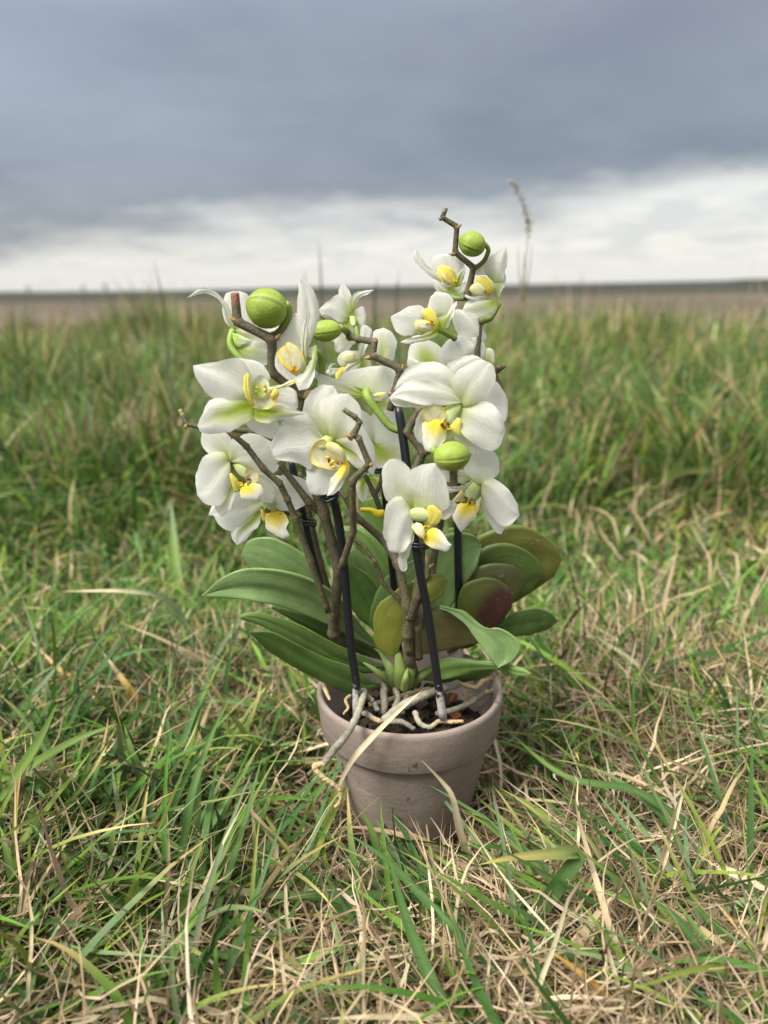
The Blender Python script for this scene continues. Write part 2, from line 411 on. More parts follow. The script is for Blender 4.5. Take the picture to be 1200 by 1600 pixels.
# thatch: a felt of thin dead blades lying every way
for n, y0, y1, lo, hi, wl, wh, zmax in ((26000, .18, .62, .025, .10, .0006, .0018, .026), (15000, .5, 1.15, .03, .11, .0008, .0020, .024), (9000, 1.1, 2.6, .05, .17, .0015, .0035, .06)):
    r = scatter(n, y0, y1); keep = off_pot(r, .056) & (rng.random(len(r)) < np.clip(strawness(r[:, 0], r[:, 1]) + .25, np.where(r[:, 1] > .75, .10, .22), 1)); r = r[keep]; n = len(r)
    r[:, 2] += rng.random(n) ** 1.3 * zmax
    L = rng.uniform(lo, hi, n); npot = np.hypot(r[:, 0] - POTX, r[:, 1] - POTY); L = np.where(npot < .13, L * .6, L); r[:, 2] = np.where(npot < .10, hill(r[:, 0], r[:, 1]) + .3 * (r[:, 2] - hill(r[:, 0], r[:, 1])), r[:, 2])
    straw.append(blades(r, L, rng.uniform(wl, wh, n), rng.normal(1.45, .28, n), rng.normal(.1, .5, n), rng.uniform(0, 2 * math.pi, n), rng.normal(0, .9, n),
                        pick(STRAW, n, .2), pick(STRAW, n, .2), nseg=6, wob=.16))
# wider dead blades, creased and pale
r = scatter(6000, .18, 1.3); r = r[off_pot(r, .056) & ~((np.abs(r[:, 0] - POTX) < .08) & (np.abs(r[:, 1] - .375) < .05)) & (rng.random(len(r)) < np.clip(strawness(r[:, 0], r[:, 1]) + .2, .1, 1))]; n = len(r)
r[:, 2] += rng.random(n) * .022
straw.append(blades(r, rng.uniform(.03, .11, n), rng.uniform(.0015, .0036, n), rng.normal(1.25, .35, n), rng.normal(.3, .8, n), rng.uniform(0, 2 * math.pi, n), rng.normal(0, 1.2, n),
                    pick(STRAW[[0, 2, 4]], n, .15), pick(STRAW, n, .15), nseg=8, wob=.2, fold=.5))
# standing dry stalks
r = scatter(420, .24, 1.6); r = r[off_pot(r, .07) & ~((np.abs(r[:, 0] - POTX) < .08) & (np.abs(r[:, 1] - .36) < .06))]; n = len(r)
straw.append(blades(r, rng.uniform(.05, .13, n), rng.uniform(.0007, .0016, n), rng.normal(.45, .35, n), rng.normal(.6, .5, n), rng.uniform(0, 2 * math.pi, n), rng.normal(0, .5, n),
                    pick(STRAW[[0, 2]], n), pick(STRAW[[0, 2]], n), nseg=8, wob=.07))
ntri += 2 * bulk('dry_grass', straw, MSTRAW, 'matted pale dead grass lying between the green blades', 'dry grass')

green = []
def clumps(n_cl, per, y0, y1, Llo, Lhi, Wlo, Whi, nseg, fold, lean=.35, bend=.9, spread=.012, dens=None, tip=.25, dry=.06, keepr=.062, scale_by=None):
    c = scatter(n_cl, y0, y1)
    if dens is not None: c = c[rng.random(len(c)) < dens(c[:, 0], c[:, 1])]
    k = np.repeat(np.arange(len(c)), per); n = len(k)
    r = c[k].copy(); r[:, :2] += rng.normal(0, spread, (n, 2)); r[:, 2] = hill(r[:, 0], r[:, 1])
    ok = off_pot(r, keepr); r = r[ok]; k = k[ok]; n = len(r)
    phi = rng.uniform(0, 2 * math.pi, len(c))[k] + rng.normal(0, .9, n)
    cs = rng.uniform(.65, 1.15, len(c))[k]
    L = rng.uniform(Llo, Lhi, n) * cs
    if scale_by is not None: L = L * scale_by(r[:, 0], r[:, 1])
    # blades rooted next to the pot lean out of its way
    dxp = r[:, 0] - POTX; dyp = r[:, 1] - POTY; dp = np.hypot(dxp, dyp); near = dp < .12
    phi = np.where(near, np.arctan2(dyp, dxp) + rng.normal(0, .9, n), phi); L = np.where((dp < .11) & (dyp < 0), L * .5, L); fr_ = (np.abs(dxp + .01) < .10) & (dyp < 0) & (dyp > -.19); L = np.where(fr_, L * (.38 + .35 * smooth01(-dyp, .09, .19)), L)
    # keep blades short and low right under the lens
    cl = smooth01(r[:, 1], .16, .34); L = L * (.55 + .45 * cl)
    cb, ct = greencols(n, tip, dry)
    cv = rng.normal(1, .22, (len(c), 1))[k] * (1 + .22 * lowfreq(r[:, 0], r[:, 1], 5.5, 4, 1))[:, None]; cb = cb * cv; ct = ct * cv
    yl = np.clip(lowfreq(r[:, 0], r[:, 1], 3.1, 1, 6) * .5 + .35 * smooth01(r[:, 0], .05, .3) * np.exp(-((r[:, 1] - 1.0) / .22) ** 2), 0, .8)[:, None]; cb = cb * (1 - yl) + yl * cb * np.array([1.5, 1.12, .9]); ct = ct * (1 - yl) + yl * ct * np.array([1.5, 1.12, .9])
    green.append(blades(r, L, rng.uniform(Wlo, Whi, n), np.abs(rng.normal(lean, .28, n)), rng.normal(bend, .5, n), phi, rng.normal(0, .35, n), cb, ct, nseg=nseg, wob=.035, fold=fold))
def gden(x, y): return np.clip(1.1 - .7 * strawness(x, y), .30, 1)
# foreground
clumps(680, 7, .19, .66, .05, .14, .0024, .0054, 9, .35, .85, .8, .014, gden, .3, .05)
clumps(1500, 6, .19, .80, .03, .08, .0010, .0024, 7, 0, .75, .7, .012, gden, .3, .08)
# middle
def tall(x, y):
    return .55 - .15 * smooth01(x, .05, .3) + .75 * smooth01(y, .80 + .25 * smooth01(x, .0, .3), 1.2 + .3 * smooth01(x, .0, .3)) * (.75 + .5 * smooth01(-x, -.1, .4)) + .18 * lowfreq(x, y, 3.0, 1.0, .3)
clumps(2600, 9, .55, 1.25, .05, .13, .0022, .0048, 7, .3, .6, .9, .02, lambda x, y: np.clip(gden(x, y) + .25, 0, 1), .2, .08, scale_by=tall)
clumps(3000, 10, 1.1, 2.4, .09, .23, .0024, .0056, 6, 0, .42, .8, .035, None, .3, .15, scale_by=lambda x, y: 1.0 + .32 * lowfreq(x, y, 4.2, .7, 3.3))
clumps(2600, 8, 2.2, 4.2, .14, .28, .0035, .008, 5, 0, .25, .6, .06, None, .3, .25, scale_by=lambda x, y: .74 - .28 * smooth01(-x, .95, 1.3) + .32 * np.exp(-((x - .85) / .35) ** 2) + .26 * np.exp(-((x + .75) / .28) ** 2) - .30 * smooth01(y, 2.8, 4.0) + .5 * lowfreq(x, y, 2.6, 2, 5))
clumps(2400, 7, 4.0, 8.5, .14, .28, .008, .016, 4, 0, .25, .6, .12, None, .4, .45)
# long low blades sweeping across in front of the pot, and the upright ones at its left
def sweep(n, x0, x1, y0, y1, phi, dphi, lean, Llo, Lhi, Wlo, Whi, bend=.5):
    r = np.stack([rng.uniform(x0, x1, n), rng.uniform(y0, y1, n), np.zeros(n)], 1); r[:, 2] = hill(r[:, 0], r[:, 1])
    r = r[off_pot(r, .07)]; n = len(r); cb, ct = greencols(n, .35, .06)
    green.append(blades(r, rng.uniform(Llo, Lhi, n), rng.uniform(Wlo, Whi, n), rng.normal(lean, .18, n), rng.normal(bend, .3, n), rng.normal(phi, dphi, n), rng.normal(0, .3, n), cb, ct, nseg=10, wob=.03, fold=.35))
sweep(120, -.02, .20, .25, .35, 2.45, .45, .95, .06, .12, .0028, .0052)
sweep(90, -.04, .12, .31, .40, 2.9, .5, 1.15, .05, .10, .0026, .0050, .35)
sweep(120, -.27, -.05, .24, .48, 1.3, .8, .65, .06, .13, .0028, .0054, .6)
sweep(120, .12, .30, .30, .55, 2.4, .6, .7, .06, .13, .0028, .0052, .6)
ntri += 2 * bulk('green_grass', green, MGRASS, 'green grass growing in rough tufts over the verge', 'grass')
print('grass tris', ntri)

# ------------------------------------------------------------------ terracotta pot
def lathe(prof, n=72):
    V = []; F = []
    for (r, z) in prof:
        for k in range(n):
            a = 2 * math.pi * k / n; V.append((r * math.cos(a), r * math.sin(a), z))
    for i in range(len(prof) - 1):
        for k in range(n):
            k2 = (k + 1) % n; F.append((i * n + k, i * n + k2, (i + 1) * n + k2, (i + 1) * n + k))
    return V, F
def clay():
    m, t, b = node_mat('grey_brown_clay')
    c = t.nodes.new('ShaderNodeTexCoord')
    def nz(sc, det, st, dist=0.0):
        mp = t.nodes.new('ShaderNodeMapping'); mp.inputs['Scale'].default_value = st; mp.inputs['Rotation'].default_value = (R(8), R(-9), 0)
        t.links.new(c.outputs['Object'], mp.inputs[0]); n = t.nodes.new('ShaderNodeTexNoise')
        n.inputs['Scale'].default_value = sc; n.inputs['Detail'].default_value = det; n.inputs['Distortion'].default_value = dist
        t.links.new(mp.outputs[0], n.inputs['Vector']); return n.outputs[0]
    a = nz(18, 5, (1, 1, 5), 1.2); g = nz(420, 3, (1, 1, 1)); s = nz(35, 4, (1, 1, 1)); sp = nz(150, 2, (1, 1, .6))
    r = t.nodes.new('ShaderNodeValToRGB'); e = r.color_ramp.elements
    e[0].position = .28; e[0].color = (.180, .139, .115, 1); e[1].position = .72; e[1].color = (.325, .262, .222, 1)
    x = t.nodes.new('ShaderNodeMix'); x.data_type = 'FLOAT'; x.inputs[0].default_value = .4; t.links.new(a, x.inputs[2]); t.links.new(s, x.inputs[3])
    t.links.new(x.outputs[0], r.inputs[0])
    r2 = t.nodes.new('ShaderNodeValToRGB'); q = r2.color_ramp.elements; q[0].position = .26; q[0].color = (.25, .25, .25, 1); q[1].position = .31; q[1].color = (1, 1, 1, 1)
    t.links.new(sp, r2.inputs[0])
    mm = t.nodes.new('ShaderNodeMix'); mm.data_type = 'RGBA'; mm.blend_type = 'MULTIPLY'; mm.inputs[0].default_value = .8
    t.links.new(r.outputs[0], mm.inputs[6]); t.links.new(r2.outputs[0], mm.inputs[7]); t.links.new(mm.outputs[2], b.inputs['Base Color'])
    b.inputs['Roughness'].default_value = .78; b.inputs['Specular IOR Level'].default_value = .25
    ad = t.nodes.new('ShaderNodeMath'); ad.operation = 'ADD'; t.links.new(g, ad.inputs[0]); t.links.new(a, ad.inputs[1])
    bp = t.nodes.new('ShaderNodeBump'); bp.inputs['Strength'].default_value = .35; bp.inputs['Distance'].default_value = .0008
    t.links.new(ad.outputs[0], bp.inputs['Height']); t.links.new(bp.outputs[0], b.inputs['Normal'])
    return m
MCLAY = clay()
RIMZ = P(641, 1069, POTY).z
POT0 = Vector((P(641, 1069, POTY).x - .0005, POTY, -.004))
H = RIMZ + .004
pot = empty('flower_pot', POT0); tag(pot, 'grey brown clay flower pot with thick rim, standing in the grass', 'flower pot')
body = [(.0005, 0), (.034, 0), (.0372, .002), (.0385, .006), (.0525, H - .029), (.0528, H - .027)]
V, F = lathe(body); mesh('pot_wall', np.array(V) + np.array(POT0), F, MCLAY, pot)
rim = [(.0527, H - .0285), (.0562, H - .0278), (.0570, H - .0262), (.0592, H - .0035), (.0590, H - .0012), (.0578, H), (.0566, H - .0002), (.0553, H - .0016), (.0535, H - .020), (.0505, H - .028), (.0475, H - .036)]
V, F = lathe(rim); mesh('pot_rim', np.array(V) + np.array(POT0), F, MCLAY, pot)
# bark and compost filling the pot, joined: too many bits to count
bits = []; cols = []
for k in range(420):
    a = random.uniform(0, 2 * math.pi); r_ = .044 * math.sqrt(random.random()); s = random.uniform(.002, .0065)
    c = POT0 + Vector((r_ * math.cos(a), r_ * math.sin(a), H - .024 + random.uniform(-.006, .004) - .004 * (r_ / .05)))
    q = Matrix.Rotation(random.uniform(0, 6), 3, Vector((random.random(), random.random(), random.random() + .1)).normalized())
    d = (s, s * random.uniform(.5, .9), s * random.uniform(.25, .5))
    vv = [c + q @ Vector((x * d[0] * random.uniform(.7, 1), y * d[1] * random.uniform(.7, 1), z * d[2])) for x in (-1, 1) for y in (-1, 1) for z in (-1, 1)]
    ff = [(0, 1, 3, 2), (4, 6, 7, 5), (0, 4, 5, 1), (2, 3, 7, 6), (0, 2, 6, 4), (1, 5, 7, 3)]
    rc = random.random()
    cc = (.16, .055, .025) if rc < .03 else (.05, .036, .024) if rc < .6 else (.022, .018, .014)
    bits.append((vv, ff, [cc] * 8))
V, F, C = join(bits)
n0 = len(V)
for k in range(40):
    a = 2 * math.pi * k / 40; V.append(POT0 + Vector((.0475 * math.cos(a), .0475 * math.sin(a), H - .033))); C.append((.015, .012, .01))
F.append(tuple(range(n0, n0 + 40)))
tag(mesh('potting_bark', V, F, MROOT, origin=POT0, cols=C, smooth=False), 'dark potting bark and compost filling the clay pot', 'potting bark', kind='stuff')

# ------------------------------------------------------------------ orchid
OB = Vector((P(632, 1075, .44).x, .44, H - .02))
orchid = empty('orchid', OB); tag(orchid, 'white moth orchid with yellow lips, green buds and broad leaves in the clay pot', 'orchid')
WHITE = np.array([.92, .905, .835]); GRN = np.array([.40, .53, .035]); LGT = np.array([.80, .82, .46]); YEL = np.array([.86, .68, .04]); ORG = np.array([.72, .27, .015]); LIME = np.array([.46, .58, .14])

def profile(t, a=.22, p=.5, e=.5, q=2.0):
    w = np.where(t < p, a + (1 - a) * np.sin(np.clip(t / p, 0, 1) * math.pi / 2) ** 1.15, np.clip(1 - np.clip((t - p) / (1 - p), 0, 1) ** q, 0, 1) ** e)
    return w
def ribbon(pts, width, N=None, a=.22, p=.5, e=.5, q=2.0, cup=.15, wave=.02, twist=0.0, twist2=None, nu=18, nv=13, seed=0, asym=0.0, ruffle=0.0, vf=0.0):
    sp = catmull(pts, 60)
    u = np.linspace(0, 1, nu); t = 1 - (1 - u) ** 1.7 if e < .9 else u
    t[-1] = .9995
    idx = t * 59; i0 = np.minimum(idx.astype(int), 58); fr = (idx - i0)[:, None]
    C = sp[i0] * (1 - fr) + sp[i0 + 1] * fr
    T = sp[np.minimum(i0 + 1, 59)] - sp[i0]; T /= np.linalg.norm(T, axis=1)[:, None]
    L = np.linalg.norm(np.diff(sp, axis=0), axis=1).sum()
    if N is None: N = -(fwd)
    N = np.array(N, float)
    rs = random.Random(seed); ph1, ph2, f1 = rs.uniform(0, 6), rs.uniform(0, 6), rs.uniform(3, 5)
    s = np.linspace(-1, 1, nv)
    w = profile(t, a, p, e, q) * width / 2
    V = np.zeros((nu, nv, 3)); UV = np.zeros((nu, nv, 2))
    tw2 = twist if twist2 is None else twist2
    for i in range(nu):
        n = N - T[i] * N.dot(T[i]); 
        if np.linalg.norm(n) < .15: n = n + .3 * (np.array(upv) - T[i] * np.array(upv).dot(T[i]))
        n /= np.linalg.norm(n); b = np.cross(T[i], n)
        an = twist + (tw2 - twist) * t[i]; ca, sa = math.cos(an), math.sin(an)
        b2 = b * ca + n * sa; n2 = n * ca - b * sa
        rip = 1 + ruffle * (math.sin(t[i] * 23 + ph1) * .5 + math.sin(t[i] * 41 + ph2) * .35)
        for j in range(nv):
            ss = s[j]; ws = w[i] * (1 + asym * ss) * (rip if abs(ss) > .99 else 1)
            off = -vf * width * .5 * abs(ss) * (w[i] * 2 / width) - cup * width * .5 * (ss ** 2) * (w[i] * 2 / width) + wave * width * (math.sin(f1 * t[i] * 2 + ph1 + ss * 1.5) * ss * ss + .5 * math.sin(9 * t[i] + ph2) * abs(ss) ** 3)
            V[i, j] = C[i] + b2 * ws * ss + n2 * off
            UV[i, j] = (t[i], ss * .5 + .5)
    F = [(i * nv + j, i * nv + j + 1, (i + 1) * nv + j + 1, (i + 1) * nv + j) for i in range(nu - 1) for j in range(nv - 1)]
    tt = np.repeat(t, nv); ss = np.tile(s, nu)
    return V.reshape(-1, 3), F, UV.reshape(-1, 2), tt, ss
SEED = [100]
def mixc(a, b, f):
    f = np.clip(f, 0, 1)[:, None]; return a * (1 - f) + b * f
# zooms used to read outlines off the photograph: (origin x, origin y, scale)
ZOOM = {1: (270, 420, 4.2857), 2: (420, 420, 5.4545), 3: (580, 300, 5.0), 4: (270, 630, 5.2174), 5: (410, 580, 5.4545), 6: (590, 500, 5.0), 7: (570, 660, 4.6154)}
def zz(k, pts):
    ox, oy, s = ZOOM[k]; return [(ox + x / s, oy + y / s) for x, y in pts]
def outline_sheet(A, B, Y, z0, dz, mz, cup, wave, nu=20, nv=13, seed=0, tilt=0.0):
    """a petal between two edge lines A and B (both base to tip), given its own depth, bulge and ripple"""
    s_ = pxs(Y); a2 = catmull([np.array((x, y, 0.)) for x, y in A], 80); b2 = catmull([np.array((x, y, 0.)) for x, y in B], 80)
    rs = random.Random(seed); ph = [rs.uniform(0, 6.28) for _ in range(5)]
    u = np.linspace(0, 1, nu); t = 1 - (1 - u) ** 1.35; s = np.linspace(-1, 1, nv)
    L = np.linalg.norm(a2[-1] - a2[0])
    mid = (a2.mean(0) + b2.mean(0)) / 2; a2 = mid + (a2 - mid) * 1.075; b2 = mid + (b2 - mid) * 1.075; cup = cup * .5
    V = []; UV = []
    for i in range(nu):
        k = min(int(t[i] * 79), 78); fr = t[i] * 79 - k
        pa = a2[k] * (1 - fr) + a2[k + 1] * fr; pb = b2[k] * (1 - fr) + b2[k + 1] * fr
        for j in range(nv):
            q = (s[j] + 1) / 2; p = pa * (1 - q) + pb * q
            env = math.sin(math.pi * min(1, max(0, t[i] * .93 + .07))) ** .6
            z = z0 + dz * t[i] + mz * 4 * t[i] * (1 - t[i]) + cup * (1 - s[j] ** 2) * env + tilt * s[j] * env
            z += wave * L * .05 * env * (math.sin(s[j] * 5.5 + ph[0] + 1.5 * t[i]) * .22 + math.sin(s[j] * 11 + ph[1]) * .07 * t[i] + math.sin(t[i] * 8 + s[j] * 2 + ph[2]) * s[j] ** 2 * .8 + .2 * math.sin(t[i] * 19 + ph[3]) * abs(s[j]) ** 5)
            z += wave * .9 * math.exp(-(s[j] / .10) ** 2) * (1 - t[i]) * -1
            e = (.8 * math.sin(t[i] * 21 + ph[4]) + .5 * math.sin(t[i] * 43 + ph[1])) * abs(s[j]) ** 8 * env * min(1, L / 60)
            V.append(P(p[0] + e, p[1] + e * .6, Y - z * s_)); UV.append((t[i], q))
    F = [(i * nv + j, i * nv + j + 1, (i + 1) * nv + j + 1, (i + 1) * nv + j) for i in range(nu - 1) for j in range(nv - 1)]
    return V, F, np.array(UV), np.repeat(t, nv), np.tile(s, nu)
def petal_colour(t, ss, g, gm, seed):
    f = 1.35 * g * np.exp(-(t / .27) ** 1.5) + gm * np.exp(-(ss / .5) ** 2) * (1 - smooth01(t, .40, .98))
    veins = .07 * (np.sin(ss * 24 + seed + 2 * t) * .5 + .5) ** 2 * (1 - .7 * t) + .025 * np.sin(ss * 57 + seed)
    C = mixc(WHITE[None], LGT[None], np.minimum(f * 1.6, 1) * .75)
    return mixc(C, GRN[None], np.clip(f * 1.05 - .12, 0, .92) + np.maximum(veins, 0))
class Flower:
    def __init__(self, z, cx, cy, Y, column=None, ped=None, pedr=.0013):
        self.z = z; self.Y = Y; self.s = pxs(Y); (self.c,) = zz(z, [(cx, cy)])
        o = P(*self.c, Y); parts = []
        if column:                                     # column: hooded green knob over the lip, drawn between two edges
            A, B = column; A = zz(z, A); B = zz(z, B)
            a3 = catmull([(x, y, 0) for x, y in A], 14); b3 = catmull([(x, y, 0) for x, y in B], 14)
            V = []; n = 12
            for i in range(14):
                m = (a3[i] + b3[i]) / 2; r_ = np.linalg.norm(a3[i] - b3[i]) / 2 * .86; d = (b3[i] - a3[i]) / (2 * r_ + 1e-6)
                if i == 13: r_ = .6
                for k in range(n):
                    an = 2 * math.pi * k / n
                    V.append(P(m[0] + d[0] * r_ * math.cos(an), m[1] + d[1] * r_ * math.cos(an), Y - (10 + 5 * i / 13 + r_ * .55 * math.sin(an)) * self.s))
            F = [(i * n + k, i * n + (k + 1) % n, (i + 1) * n + (k + 1) % n, (i + 1) * n + k) for i in range(13) for k in range(n)] + [tuple(13 * n + k for k in range(n))]
            k = np.repeat(np.linspace(0, 1, 14), n); parts.append((V, F, mixc(np.array([[.44, .53, .15]]), np.array([[.66, .71, .42]]), k)))
        if ped:                                        # the flower's own stalk
            sp = catmull([P(*x) for x in ped], 6 * len(ped)); n = len(sp); rr = np.linspace(pedr, pedr * 1.25, n); rr[:3] *= 1.25
            V, F = tube(sp, rr, 8); k = np.repeat(np.linspace(0, 1, n), 8)
            parts.append((V, F, mixc(np.array([[.14, .18, .04]]), np.array([[.27, .40, .07]]), k)))
        if not parts:
            V, F = tube([o, o + Vector((0, .006, 0))], [.0014, .001], 8); parts.append((V, F, np.tile([.3, .4, .1], (len(V), 1))))
        V, F, C = join(parts); self.o = mesh('flower', V, F, MBUD, orchid, origin=o, cols=np.array(C))
    def pet(self, kind, base, A, B, z0=0, dz=0, mz=3, cup=5, wave=1.0, g=None, gm=None, tilt=0.0, Z=None):
        """A and B: the two edges; the last point of A is the tip"""
        SEED[0] += 1; z = Z or self.z
        if g is None: g = .5 if kind == 'P' else .8
        if gm is None: gm = .0 if kind == 'P' else .3
        tip = A[-1]; A = zz(z, [base] + A); B = zz(z, [base] + [b for b in B if b != tip] + [tip])
        V, F, UV, t, ss = outline_sheet(A, B, self.Y, z0 + (3 if kind == 'P' else 0), dz, mz, cup, wave, seed=SEED[0], tilt=tilt)
        mesh('petal' if kind == 'P' else 'sepal', V, F, MP, self.o, cols=petal_colour(t, ss, g, gm, SEED[0]), uvs=UV)
        return self
    def lip(self, base, A, B, z0=10, dz=6, mz=3, cup=5, style='mid', Z=None):
        SEED[0] += 1; z = Z or self.z; tip = A[-1]; A = zz(z, [base] + A); B = zz(z, [base] + [b for b in B if b != tip] + [tip])
        V, F, UV, t, ss = outline_sheet(A, B, self.Y, z0, dz, mz, cup, .8, nu=18, nv=13, seed=SEED[0])
        rr = np.random.default_rng(SEED[0])
        if style == 'mid':
            C = mixc(YEL[None], WHITE[None] * .98, smooth01(t + .18 * np.abs(ss), .34, .86))
            C = mixc(C, ORG[None], (1 - smooth01(t, .02, .30)) * .55 * (.4 + .6 * (rr.random(len(t)) < .5)))
            C = mixc(C, np.array([[.30, .10, .01]]), (rr.random(len(t)) < .12) * (1 - smooth01(t, .1, .3)))
        elif style == 'side':                          # pale green inside, yellow along the rim
            C = mixc(np.tile(WHITE * .55 + YEL * .22 + LIME * .22, (len(t), 1)), YEL[None], smooth01(np.maximum(np.abs(ss), t), .60, 1.0) * .85)
            C = mixc(C, ORG[None], (rr.random(len(t)) < .07) * .7 * (1 - t))
        elif style == 'yellow':
            C = mixc(np.tile(YEL * .75 + LIME * .22 + WHITE * .10, (len(t), 1)), ORG[None], (1 - smooth01(t, .02, .35)) * .5 * (rr.random(len(t)) < .4))
        else: C = mixc(LIME[None], WHITE[None], smooth01(t, .3, .95) * .8)
        mesh('lip' if style == 'mid' else 'lip_side_lobe', V, F, ML, self.o, cols=C, uvs=UV); return self
    def throat(self, x, y, w, z=16, dark=.25):
        """callus: the small speckled knobs in the throat of the lip; w in zoom pixels"""
        s = self.s; ((x, y),) = zz(self.z, [(x, y)]); w = w / ZOOM[self.z][2]; parts = []
        for k in range(7):
            cx, cy = x + random.uniform(-.5, .5) * w, y + random.uniform(-.4, .4) * w; r_ = w * random.uniform(.07, .12)
            c = P(cx, cy, self.Y - (z + random.uniform(-1, 1)) * s)
            a = random.uniform(0, 3.14); d = Vector((math.cos(a), -.3, math.sin(a))) * w * s * .22
            V, F = tube([c - d, c - d * .4, c + d * .4, c + d], [r_ * s * .3, r_ * s, r_ * s, r_ * s * .3], 7)
            q = random.random(); col = np.array([.20, .07, .012]) if q < dark else (ORG * .9 if q < .5 else YEL * .8 + ORG * .2)
            parts.append((V, F, np.tile(col, (len(V), 1))))
        V, F, C = join(parts); mesh('callus', V, F, ML, self.o, cols=np.array(C)); return self

# --- big flower at the right
f = Flower(6, 625, 660, .392, column=([(600, 640), (535, 700), (515, 770), (540, 808), (575, 825)], [(655, 660), (655, 700), (632, 745), (612, 790), (575, 825)]), ped=[(650, 676, .408), (668, 664, .410), (690, 645, .404), (712, 632, .396)])
f.pet('S', (820, 640), [(840, 560), (900, 480), (960, 530), (1003, 610), (1012, 690)], [(870, 720), (930, 770), (975, 795), (1003, 755)], z0=-8, dz=-4, g=.1, gm=.0)
f.pet('S', (600, 460), [(545, 370), (600, 318), (680, 290), (760, 283), (830, 325)], [(620, 440), (690, 390), (760, 350)], z0=-6, g=.1, gm=0)
f.pet('S', (450, 700), [(350, 705), (310, 780), (290, 850), (312, 930), (352, 962)], [(440, 790), (420, 880), (390, 945)], z0=-4, g=.3, gm=.2)
f.pet('S', (650, 840), [(600, 900), (640, 970), (700, 1020), (750, 1045)], [(720, 860), (790, 950), (810, 1000)], z0=-3, g=.6, gm=.4)
f.pet('P', (630, 655), [(540, 620), (400, 580), (250, 560), (150, 545)], [(655, 560), (590, 450), (530, 372), (440, 338), (350, 342), (260, 375), (190, 445)], z0=0, dz=4, mz=6, cup=9, g=.5)
f.pet('P', (640, 672), [(585, 560), (588, 465), (640, 402), (720, 352), (800, 325), (862, 345)], [(700, 686), (790, 655), (862, 575), (903, 490), (908, 415), (895, 365)], z0=2, dz=8, mz=4, cup=7, g=.75, gm=.12)
f.pet('P', (640, 640), [(600, 575), (540, 528), (430, 486), (340, 474), (240, 492), (185, 530), (112, 605)], [(540, 655), (430, 664), (310, 650), (210, 620), (150, 606)], z0=8, dz=10, mz=6, cup=4, g=.2, tilt=3)
f.pet('S', (420, 662), [(320, 650), (210, 625), (112, 600), (108, 625)], [(370, 684), (260, 680), (150, 670)], z0=8, dz=9, cup=2, g=0, gm=.35)
f.pet('P', (645, 680), [(750, 655), (860, 652), (925, 700), (968, 775), (988, 860)], [(640, 780), (660, 865), (715, 925), (790, 975), (870, 1008), (925, 992), (962, 930)], z0=2, dz=6, mz=6, cup=6, g=.6, gm=.0, wave=1.6)
f.lip((500, 785), [(420, 785), (358, 820), (358, 900), (372, 1000), (432, 1032)], [(535, 830), (530, 905), (500, 970)], z0=14, dz=6, cup=8)
f.lip((480, 790), [(410, 800), (362, 752), (364, 690), (432, 660)], [(524, 765), (526, 715), (495, 678)], z0=16, dz=6, cup=-7, style='side')
f.lip((590, 770), [(568, 835), (600, 880), (632, 906)], [(645, 775), (654, 840), (652, 888)], z0=12, dz=3, cup=5, style='yellow')
f.throat(520, 815, 90, 22)
# --- centre flower
f = Flower(5, 570, 570, .398, column=([(540, 545), (480, 590), (455, 640), (490, 670), (530, 660)], [(610, 570), (600, 610), (575, 650), (550, 665), (530, 660)]))
f.pet('S', (540, 560), [(450, 490), (365, 380), (360, 290), (420, 190), (500, 130), (600, 140)], [(600, 500), (625, 350), (640, 220)], z0=-4, dz=0, cup=5, g=.6, gm=.15)
f.pet('S', (480, 790), [(395, 795), (382, 870), (384, 950), (402, 1022), (455, 1049)], [(620, 820), (640, 900), (622, 975), (560, 1035)], z0=-2, dz=6, cup=5, g=.2, gm=.08)
f.pet('S', (600, 590), [(720, 625), (810, 675), (860, 760), (856, 832)], [(650, 660), (730, 750), (790, 812)], z0=1, dz=2, cup=-3, g=1, gm=.8)
f.pet('P', (570, 580), [(500, 560), (430, 440), (372, 362), (300, 370), (190, 440), (110, 560), (84, 640), (105, 716)], [(490, 640), (440, 720), (400, 822), (330, 782), (230, 756), (150, 748)], z0=2, dz=6, mz=6, cup=6, g=.45, wave=1.5)
f.pet('P', (580, 570), [(535, 450), (498, 330), (520, 240), (620, 202), (730, 205)], [(640, 580), (730, 520), (800, 450), (832, 370), (812, 290)], z0=2, dz=6, mz=4, cup=6, g=.6, gm=.1)
f.pet('P', (612, 592), [(700, 500), (790, 440), (855, 490), (912, 580), (952, 680), (957, 800)], [(700, 640), (790, 690), (850, 760), (905, 852), (938, 862)], z0=1, dz=2, mz=5, cup=6, g=.5)
f.lip((695, 790), [(640, 850), (580, 940), (572, 1010), (556, 1054)], [(725, 740), (730, 860), (680, 960), (625, 1030)], z0=12, dz=10, cup=6)
f.lip((680, 810), [(600, 832), (500, 815), (432, 780), (414, 710), (440, 635)], [(640, 740), (580, 660), (530, 590), (480, 600)], z0=12, dz=8, cup=-9, style='side')
f.lip((690, 785), [(640, 740), (575, 690), (546, 640), (570, 607)], [(708, 720), (684, 668), (632, 620)], z0=20, dz=5, cup=5, style='side')
f.throat(610, 780, 110, 20)
